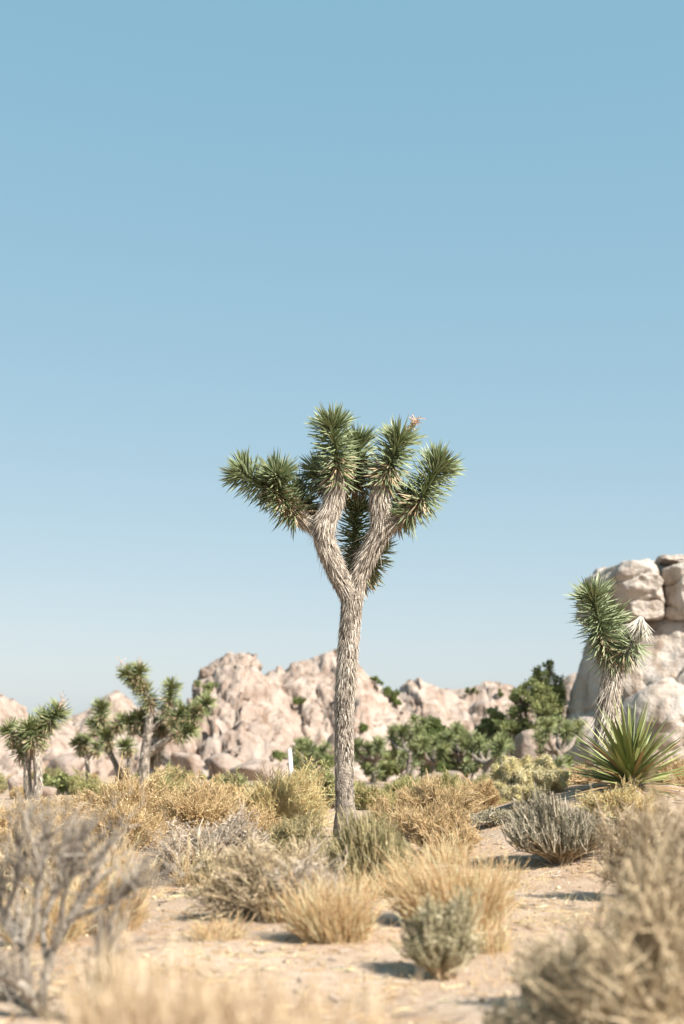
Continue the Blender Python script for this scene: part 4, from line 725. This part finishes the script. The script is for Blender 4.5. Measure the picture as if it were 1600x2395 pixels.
# ------------------------------------------------------------------ yucca and cholla on the rise
def yucca():
    D = 11.2; b = at(1475, 1850, D); z0 = h1(b[0], D); loc = np.array([b[0], D, z0]); root = thing('yucca', 'yellow green yucca with stiff sword leaves at the foot of the right Joshua tree', 'yucca', loc)
    rg = np.random.default_rng(5); ctr = np.array([0, 0, max(0.05, at(1475, 1815, D)[2] - z0)])
    # sword leaf, gently channelled, in three bends
    meshes = []
    for k in range(6):
        V = []; Kn = 7; cur = rg.uniform(-0.02, 0.10)
        for q in range(Kn):
            z = q / (Kn - 1); wd = (0.55 + 1.2 * z if z < 0.35 else 0.97 * (1 - ((z - 0.35) / 0.65) ** 1.7)) * 0.019; y = cur * z * z
            V += [(-wd, y, z), (-wd * 0.4, y - wd * 0.55, z), (wd * 0.4, y - wd * 0.55, z), (wd, y, z)] if q < Kn - 1 else [(0, y, z)] * 1
        Q = [(q * 4 + i, q * 4 + i + 1, q * 4 + 5 + i, q * 4 + 4 + i) for q in range(Kn - 2) for i in range(3)] + [(q * 4 + 3, q * 4, q * 4 + 4, q * 4 + 7) for q in range(Kn - 2)]
        T = [((Kn - 2) * 4 + i, (Kn - 2) * 4 + i + 1, (Kn - 1) * 4) for i in range(3)] + [((Kn - 2) * 4 + 3, (Kn - 2) * 4, (Kn - 1) * 4)]
        for mt in (('yucca', 0.15 + 0.14 * k), ('yucca_dry', 0.2 + 0.13 * k)):
            g = Geo(); g.add(V, Q, T, mt[1]); meshes.append(g.mesh('leaf', M[mt[0]]))
    n = 150
    for i in range(n):
        f = i / n; al = math.radians(10 + 82 * f ** 0.8) + rg.normal() * 0.08; ph = i * 2.39996 + rg.normal() * 0.2
        Z = np.array([math.sin(al) * math.cos(ph), math.sin(al) * math.sin(ph), math.cos(al)]); ln = rg.uniform(0.44, 0.62)
        Xd = nrm(np.cross(Z, [0, 0, 1.0])); Yd = np.cross(Z, Xd)
        dry = f > 0.86 or rg.random() < 0.05
        o = bpy.data.objects.new('leaf', meshes[int(rg.integers(6)) * 2 + int(dry)]); scene.collection.objects.link(o); o.parent = root
        mt = np.eye(4); mt[:3, 0] = Xd; mt[:3, 1] = Yd if Yd[2] < 0 else -Yd; mt[:3, 2] = Z * ln; mt[:3, 3] = ctr + Z * 0.03 - np.array([0, 0, 0.10 * f])
        if np.linalg.det(mt[:3, :3]) < 0: mt[:3, 0] *= -1
        o.matrix_basis = Matrix(mt.tolist())
    g = Geo(); sp = smooth([np.array([0, 0, -0.05]), ctr * 0.5, ctr], 6); g.tubes(sp[None], np.linspace(0.07, 0.05, 6)[None], 10, rnd=np.array([0.3])); st = g.obj('stem', M['bark'], root, True)
    g = Geo(); thatch(g, sp, np.linspace(0.07, 0.05, 6), np.zeros(3), 160, 0.3, 0.02, 30, 9, 0.3, 1.0); g.obj('dead_leaves', M['thatch'], st, False, kind='stuff')
yucca()
def cholla():
    D = 11.7; x = at(1225, 1850, D)[0]; z0 = h1(x, D); loc = np.array([x, D, z0]); root = thing('cholla_cactus', 'pale yellow bristly cholla cactus behind the grey spiky shrub', 'cactus', loc)
    rg = np.random.default_rng(8); k = mpp(D); meshes = []
    for q in range(5):
        g = Geo(); Vd, T = icosphere(2); r = 0.19; body = Vd * np.array([r, r, 0.52]) + np.array([0, 0, 0.48]); g.add(body, None, T, 0.5); nb = len(T)
        n = 260; d = nrm(rg.normal(size=(n, 3))); S = d * np.array([r, r, 0.52]) + np.array([0, 0, 0.48]); Z = nrm(d * np.array([1, 1, 0.6]) + rg.normal(size=(n, 3)) * 0.35) * rg.uniform(0.13, 0.24, (n, 1)); A = nrm(np.cross(Z, rg.normal(size=(n, 3)))) * 0.034; Yv = nrm(np.cross(Z, A)) * 0.034
        g.inst(SL_V, None, SL_T, S, A, Yv, Z, rg.random(n)); me = g.mesh('stem_joint', [M['cholla_body'], M['cholla']])
        mi = np.ones(len(me.polygons), np.int32); mi[:nb] = 0; me.polygons.foreach_set('material_index', mi); meshes.append(me)
    W = 100 * k; Ht = at(1225, 1778, D)[2] - z0; cnt = 0
    tips = []
    for i in range(42):
        ph = rg.random() * 6.2832; el = rg.uniform(0.18, 1.0); ce = math.sqrt(1 - el * el) ** 0.8; e = np.array([math.cos(ph) * W * ce, math.sin(ph) * W * 0.8 * ce, Ht * el]) * rg.uniform(0.75, 1.0)
        b = np.array([rg.normal() * 0.05, rg.normal() * 0.05, 0.0]); pts = smooth([b, b * 0.5 + e * 0.45 + np.array([0, 0, 0.04]), e], 6)
        for q in range(1, 6):
            S, E = pts[q - 1], pts[q]
            if q < 2: continue
            tips.append((S, E - S))
        for q in range(3):
            S = pts[int(rg.integers(2, 6))]; dd = nrm(nrm(e) * 0.5 + rg.normal(size=3) * 0.7 + np.array([0, 0, 0.7])) * rg.uniform(0.07, 0.11); tips.append((S, dd))
    for S, dd in tips[:296]:
        L = max(0.09, float(np.linalg.norm(dd)) * 1.1); Z = nrm(dd); A = nrm(np.cross(Z, rg.normal(size=3))); B = np.cross(Z, A)
        o = bpy.data.objects.new('stem_joint', meshes[int(rg.integers(5))]); scene.collection.objects.link(o); o.parent = root
        wd = rg.uniform(0.135, 0.175); mt = np.eye(4); mt[:3, 0] = A * wd; mt[:3, 1] = B * wd; mt[:3, 2] = Z * L; mt[:3, 3] = S; o.matrix_basis = Matrix(mt.tolist())
cholla()
bush('shrub', 'pale low straw plant right of the cholla', 'shrub', 1300, 1400, 1828, 13.0, ('pale', 'pale', 'pale'), (40, 400, 2500), leaf=(1500, 0.014), seed=24)
# ------------------------------------------------------------------ foreground
def dead_shrub():
    D = 5.0; x = at(70, 1900, D)[0]; z0 = h1(x, D); loc = np.array([x, D, z0]); root = thing('dead_shrub', 'bare grey dead shrub with thick crooked branches at the bottom left corner', 'shrub', loc)
    def P(l): return smooth(np.array([at(a, b, D + d) for a, b, d in l]), 14) - loc
    mains = [([(95, 2600, 0), (92, 2395, 0), (72, 2340, -0.05), (50, 2304, -0.08), (0, 2282, -0.1), (-50, 2260, -0.1)], 13, 9), ([(60, 2308, -0.05), (58, 2230, -0.05), (36, 2190, 0), (10, 2150, 0.05), (-10, 2080, 0.05)], 10, 6),
             ([(93, 2420, 0), (98, 2328, 0.05), (114, 2252, 0.1), (146, 2173, 0.1), (182, 2125, 0.1), (215, 2060, 0.12), (235, 1990, 0.15)], 12, 4), ([(176, 2142, 0.1), (240, 2121, 0.05), (292, 2094, 0), (326, 2064, -0.05)], 6, 2.5),
             ([(60, 2240, -0.05), (84, 2160, -0.1), (88, 2085, -0.12), (104, 1985, -0.1), (110, 1930, -0.1)], 8, 3), ([(112, 2260, 0.1), (100, 2170, 0.2), (130, 2080, 0.25), (150, 2000, 0.25), (160, 1940, 0.25)], 7, 3),
             ([(222, 2600, -0.2), (216, 2400, -0.2), (220, 2290, -0.2), (238, 2240, -0.2), (232, 2160, -0.2)], 6, 3), ([(146, 2175, 0.1), (150, 2100, 0.05), (180, 2020, 0.0), (190, 1960, 0)], 6, 2.5),
             ([(10, 2150, 0.05), (40, 2060, 0.0), (45, 1980, 0.0), (60, 1915, 0)], 6, 2.5), ([(100, 2330, 0.1), (40, 2360, 0.2), (-20, 2340, 0.2)], 8, 5)]
    allp = []
    for l, r0, r1 in mains:
        p = P(l); p[0][2] = min(p[0][2], -0.02) if l[0][1] > 2500 else p[0][2]; allp.append(p); g = Geo(); g.tubes(p[None], np.linspace(r0, r1, 14)[None] * mpp(D) * 1.15, 7, rnd=np.array([0.6])); g.obj('branch', M['deadwood'], root, True)
    rg = np.random.default_rng(3); A = np.array(allp); n = 270; i = rg.integers(0, len(A), n); t = rg.integers(4, 13, n); S = A[i, t]; T = nrm(A[i, t + 1 - (t == 13)] - A[i, t - 1])
    d = nrm(T * 0.8 + rg.normal(size=(n, 3)) * 0.45 + np.array([0.15, 0, 0.5])); ln = rg.uniform(0.06, 0.26, n); tt = np.linspace(0, 1, 6)[None, :, None]
    Pt = S[:, None] + d[:, None] * ln[:, None, None] * tt + np.cumsum(rg.normal(size=(n, 6, 3)) * 0.006, axis=1) * tt; topz = at(0, 1890, D)[2] - loc[2]; Pt[..., 2] = np.minimum(Pt[..., 2], topz + rg.normal(size=(n, 1)) * 0.02)
    g = Geo(); g.tubes(Pt, np.tile(np.linspace(0.0042, 0.0016, 6), (n, 1)), 4, rnd=rg.random(n)); 
    n2 = 950; i = rg.integers(0, n, n2); S = Pt[i, rg.integers(1, 6, n2)]; d = nrm(rg.normal(size=(n2, 3)) * 0.5 + np.array([0.1, 0, 0.7])); tt = np.linspace(0, 1, 4)[None, :, None]
    g.tubes(S[:, None] + d[:, None] * rg.uniform(0.03, 0.12, n2)[:, None, None] * tt + rg.normal(size=(n2, 4, 3)) * 0.004 * tt, np.tile(np.linspace(0.0024, 0.001, 4), (n2, 1)), 3, rnd=rg.random(n2)); g.obj('twigs', M['deadwood'], root, kind='stuff')
dead_shrub()
bush('shrub', 'blurred pale straw shrub filling the right edge', 'shrub', 1370, 1900, 1822, 4.9, ('brown', 'tan', 'tan'), (120, 1200, 5200), leaf=(2500, 0.013), seed=25, rad=(0.006, 0.0028, 0.002), base_px=1660, up=0.4)
bush('shrub', 'blurred olive brown shrub with open twigs at the bottom right corner', 'shrub', 1080, 1990, 1985, 4.1, ('brown', 'brown', 'fgolive'), (85, 600, 2800), leaf=(3500, 0.013), seed=26, rad=(0.008, 0.0026, 0.0017), base_px=1560, up=0.15, minel=0.03, lump=0.45)
bush('shrub', 'low blurred olive twigs spreading over the sand left of the bottom right shrub', 'shrub', 1170, 1480, 2120, 4.5, ('brown', 'fgolive', 'fgolive'), (50, 420, 1800), leaf=(2200, 0.012), seed=29, rad=(0.005, 0.0020, 0.0015), up=0.1, minel=0.05, lump=0.45)
bush('shrub', 'soft straw brush on the rise behind the blurred right shrub', 'shrub', 1400, 1600, 1862, 8.0, ('brown', 'tan', 'gold_leaf'), (50, 800, 4500), leaf=(2500, 0.012), seed=51, rad=(0.005, 0.0022, 0.0016), up=0.45)
bush('shrub', 'tiny blurred twiggy plant at the bottom edge right of centre', 'shrub', 1080, 1240, 2335, 4.3, ('brown', 'brown', 'drygreen'), (25, 200, 900), leaf=(700, 0.01), seed=27)
for k, (a, b, yt, D, n, lab) in enumerate([(190, 420, 2135, 3.0, 800, 'tall blurred straw grass tuft at the bottom beside the dead shrub'), (330, 600, 2165, 2.9, 800, 'blurred straw grass tuft at the bottom left of centre'), (520, 780, 2200, 2.9, 600, 'shorter blurred straw grass tuft at the bottom centre'), (700, 980, 2265, 2.9, 350, 'thin low blurred grass tuft at the bottom right of centre')]):
    grass('dry_grass_tuft', lab, a, b, yt, D, int(n * 0.75), 'grass_pale', seed=60 + k, wid=0.0018, depth=0.9, spread=0.25, foot=0.9, heads=0.4, low=0.5, tall=0.9)
bush('shrub', 'small dark blurred shrub between dead shrub and bottom grass', 'shrub', 190, 310, 2215, 4.0, ('brown', 'brown', 'drygreen'), (25, 250, 1200), leaf=(1500, 0.01), seed=28)
# ------------------------------------------------------------------ white post
def post():
    D = 20.5; t = at(677, 1751, D); b = at(688, 1845, D); z0 = h1(b[0], D); b[2] = z0 - 0.05; root = thing('marker_post', 'leaning white marker post behind the round pale straw shrub', 'post', (b[0], D, z0)); loc = np.array([b[0], D, z0])
    ax = nrm(t - b); Xd = nrm(np.cross(ax, [0, 1, 0])) * -1; Yd = np.cross(ax, Xd); L = float(np.linalg.norm(t - b)); w2 = 0.030
    prof = [(-w2, 0.012), (-w2 * 0.9, -0.004), (-w2 * 0.4, -0.012), (w2 * 0.4, -0.012), (w2 * 0.9, -0.004), (w2, 0.012), (w2 * 0.5, 0.006), (-w2 * 0.5, 0.006)]
    V = []; lv = [0, 0.5, 0.9, 0.965, 0.99, 1.0]; sc = [1, 1, 1, 0.94, 0.75, 0.45]
    for z, s in zip(lv, sc): V += [b - loc + ax * L * z + Xd * x * s + Yd * y for x, y in prof]
    Q = [(q * 8 + i, q * 8 + (i + 1) % 8, q * 8 + 8 + (i + 1) % 8, q * 8 + 8 + i) for q in range(5) for i in range(8)]; Q += [(40, 41, 46, 47), (41, 42, 45, 46), (42, 43, 44, 45)]
    g = Geo(); g.add(V, Q, None, 0.6); g.obj('post_body', M['white'], root)
post()
# ------------------------------------------------------------------ litter on the sand
rg = np.random.default_rng(99); n = 9000
x = rg.uniform(-2.6, 3.2, n); y = 3.0 + 9 * rg.random(n) ** 1.2; keep = vnoise(np.stack([x * 1.4, y * 1.4, 0 * x], -1), 21) + rg.random(n) * 0.8 > 0.25; x, y = x[keep], y[keep]; n = len(x)
a = rg.random(n) * 6.2832; ln = rg.uniform(0.015, 0.11, n); t = np.linspace(-0.5, 0.5, 3)[None, :]
Px = x[:, None] + np.cos(a)[:, None] * ln[:, None] * t; Py = y[:, None] + np.sin(a)[:, None] * ln[:, None] * t
P = np.stack([Px, Py, H(Px, Py) + 0.003 + 0.006 * rg.random((n, 3))], -1)
g = Geo(); g.tubes(P, np.tile([0.0020, 0.0022, 0.0012], (n, 1)) * rg.uniform(0.6, 1.6, (n, 1)), 3); o = g.obj('straw_litter', M['grass'], kind='stuff'); o['label'] = 'loose dry straw and twigs scattered on the sand'; o['category'] = 'litter'
g = Geo(); sel = rg.permutation(n)[:1500]; P2 = P[sel] + np.array([0.11, 0.07, 0.002]); P2[..., 2] = H(P2[..., 0], P2[..., 1]) + 0.004 + 0.008 * rg.random((len(sel), 3))
g.tubes(P2, np.tile([0.0022, 0.0030, 0.0014], (len(sel), 1)) * rg.uniform(0.5, 1.7, (len(sel), 1)), 4); o = g.obj('twig_litter', M['deadwood'], kind='stuff'); o['label'] = 'dark broken twigs lying on the sand'; o['category'] = 'litter'
n = 4000; x = rg.uniform(-2.6, 3.2, n); y = 3.0 + 8.5 * rg.random(n); s = 0.002 + 0.013 * rg.random(n) ** 5
Vd, T = icosphere(1); g = Geo(); g.inst(Vd, None, T, np.stack([x, y, H(x, y) + s * 0.3], -1), np.stack([s * 1.2, 0 * s, 0 * s], -1), np.stack([0 * s, s, 0 * s], -1), np.stack([0 * s, 0 * s, s * 0.7], -1), rg.random(n)); o = g.obj('pebbles', M['brown'], None, True, kind='stuff'); o['label'] = 'small pebbles and clods strewn over the sand'; o['category'] = 'pebbles'
# short stubble tufts between the clumps
n = 11000; cx = rg.uniform(-2.4, 2.4, 150); cy = rg.uniform(4.4, 11.0, 150); ci = rg.integers(0, 150, n); x = cx[ci] + rg.normal(size=n) * 0.13; y = cy[ci] + rg.normal(size=n) * 0.09
hh = 0.015 + 0.13 * rg.random(n) ** 3; t = np.linspace(0, 1, 4)[None, :, None]; B = np.stack([x, y, H(x, y) - 0.004], -1); d = nrm(rg.normal(size=(n, 3)) * np.array([0.8, 0.8, 0.2]) + np.array([0, 0, 0.7]))
g = Geo(); xa = nrm(np.cross(d, rg.normal(size=(n, 3)))); g.inst(SL_V, None, SL_T, B, xa * 0.0034, np.cross(d, xa) * 0.0034, d * hh[:, None], rg.random(n)); o = g.obj('grass_stubble', M['grass'], kind='stuff'); o['label'] = 'short dry grass stubble between the clumps'; o['category'] = 'grass'
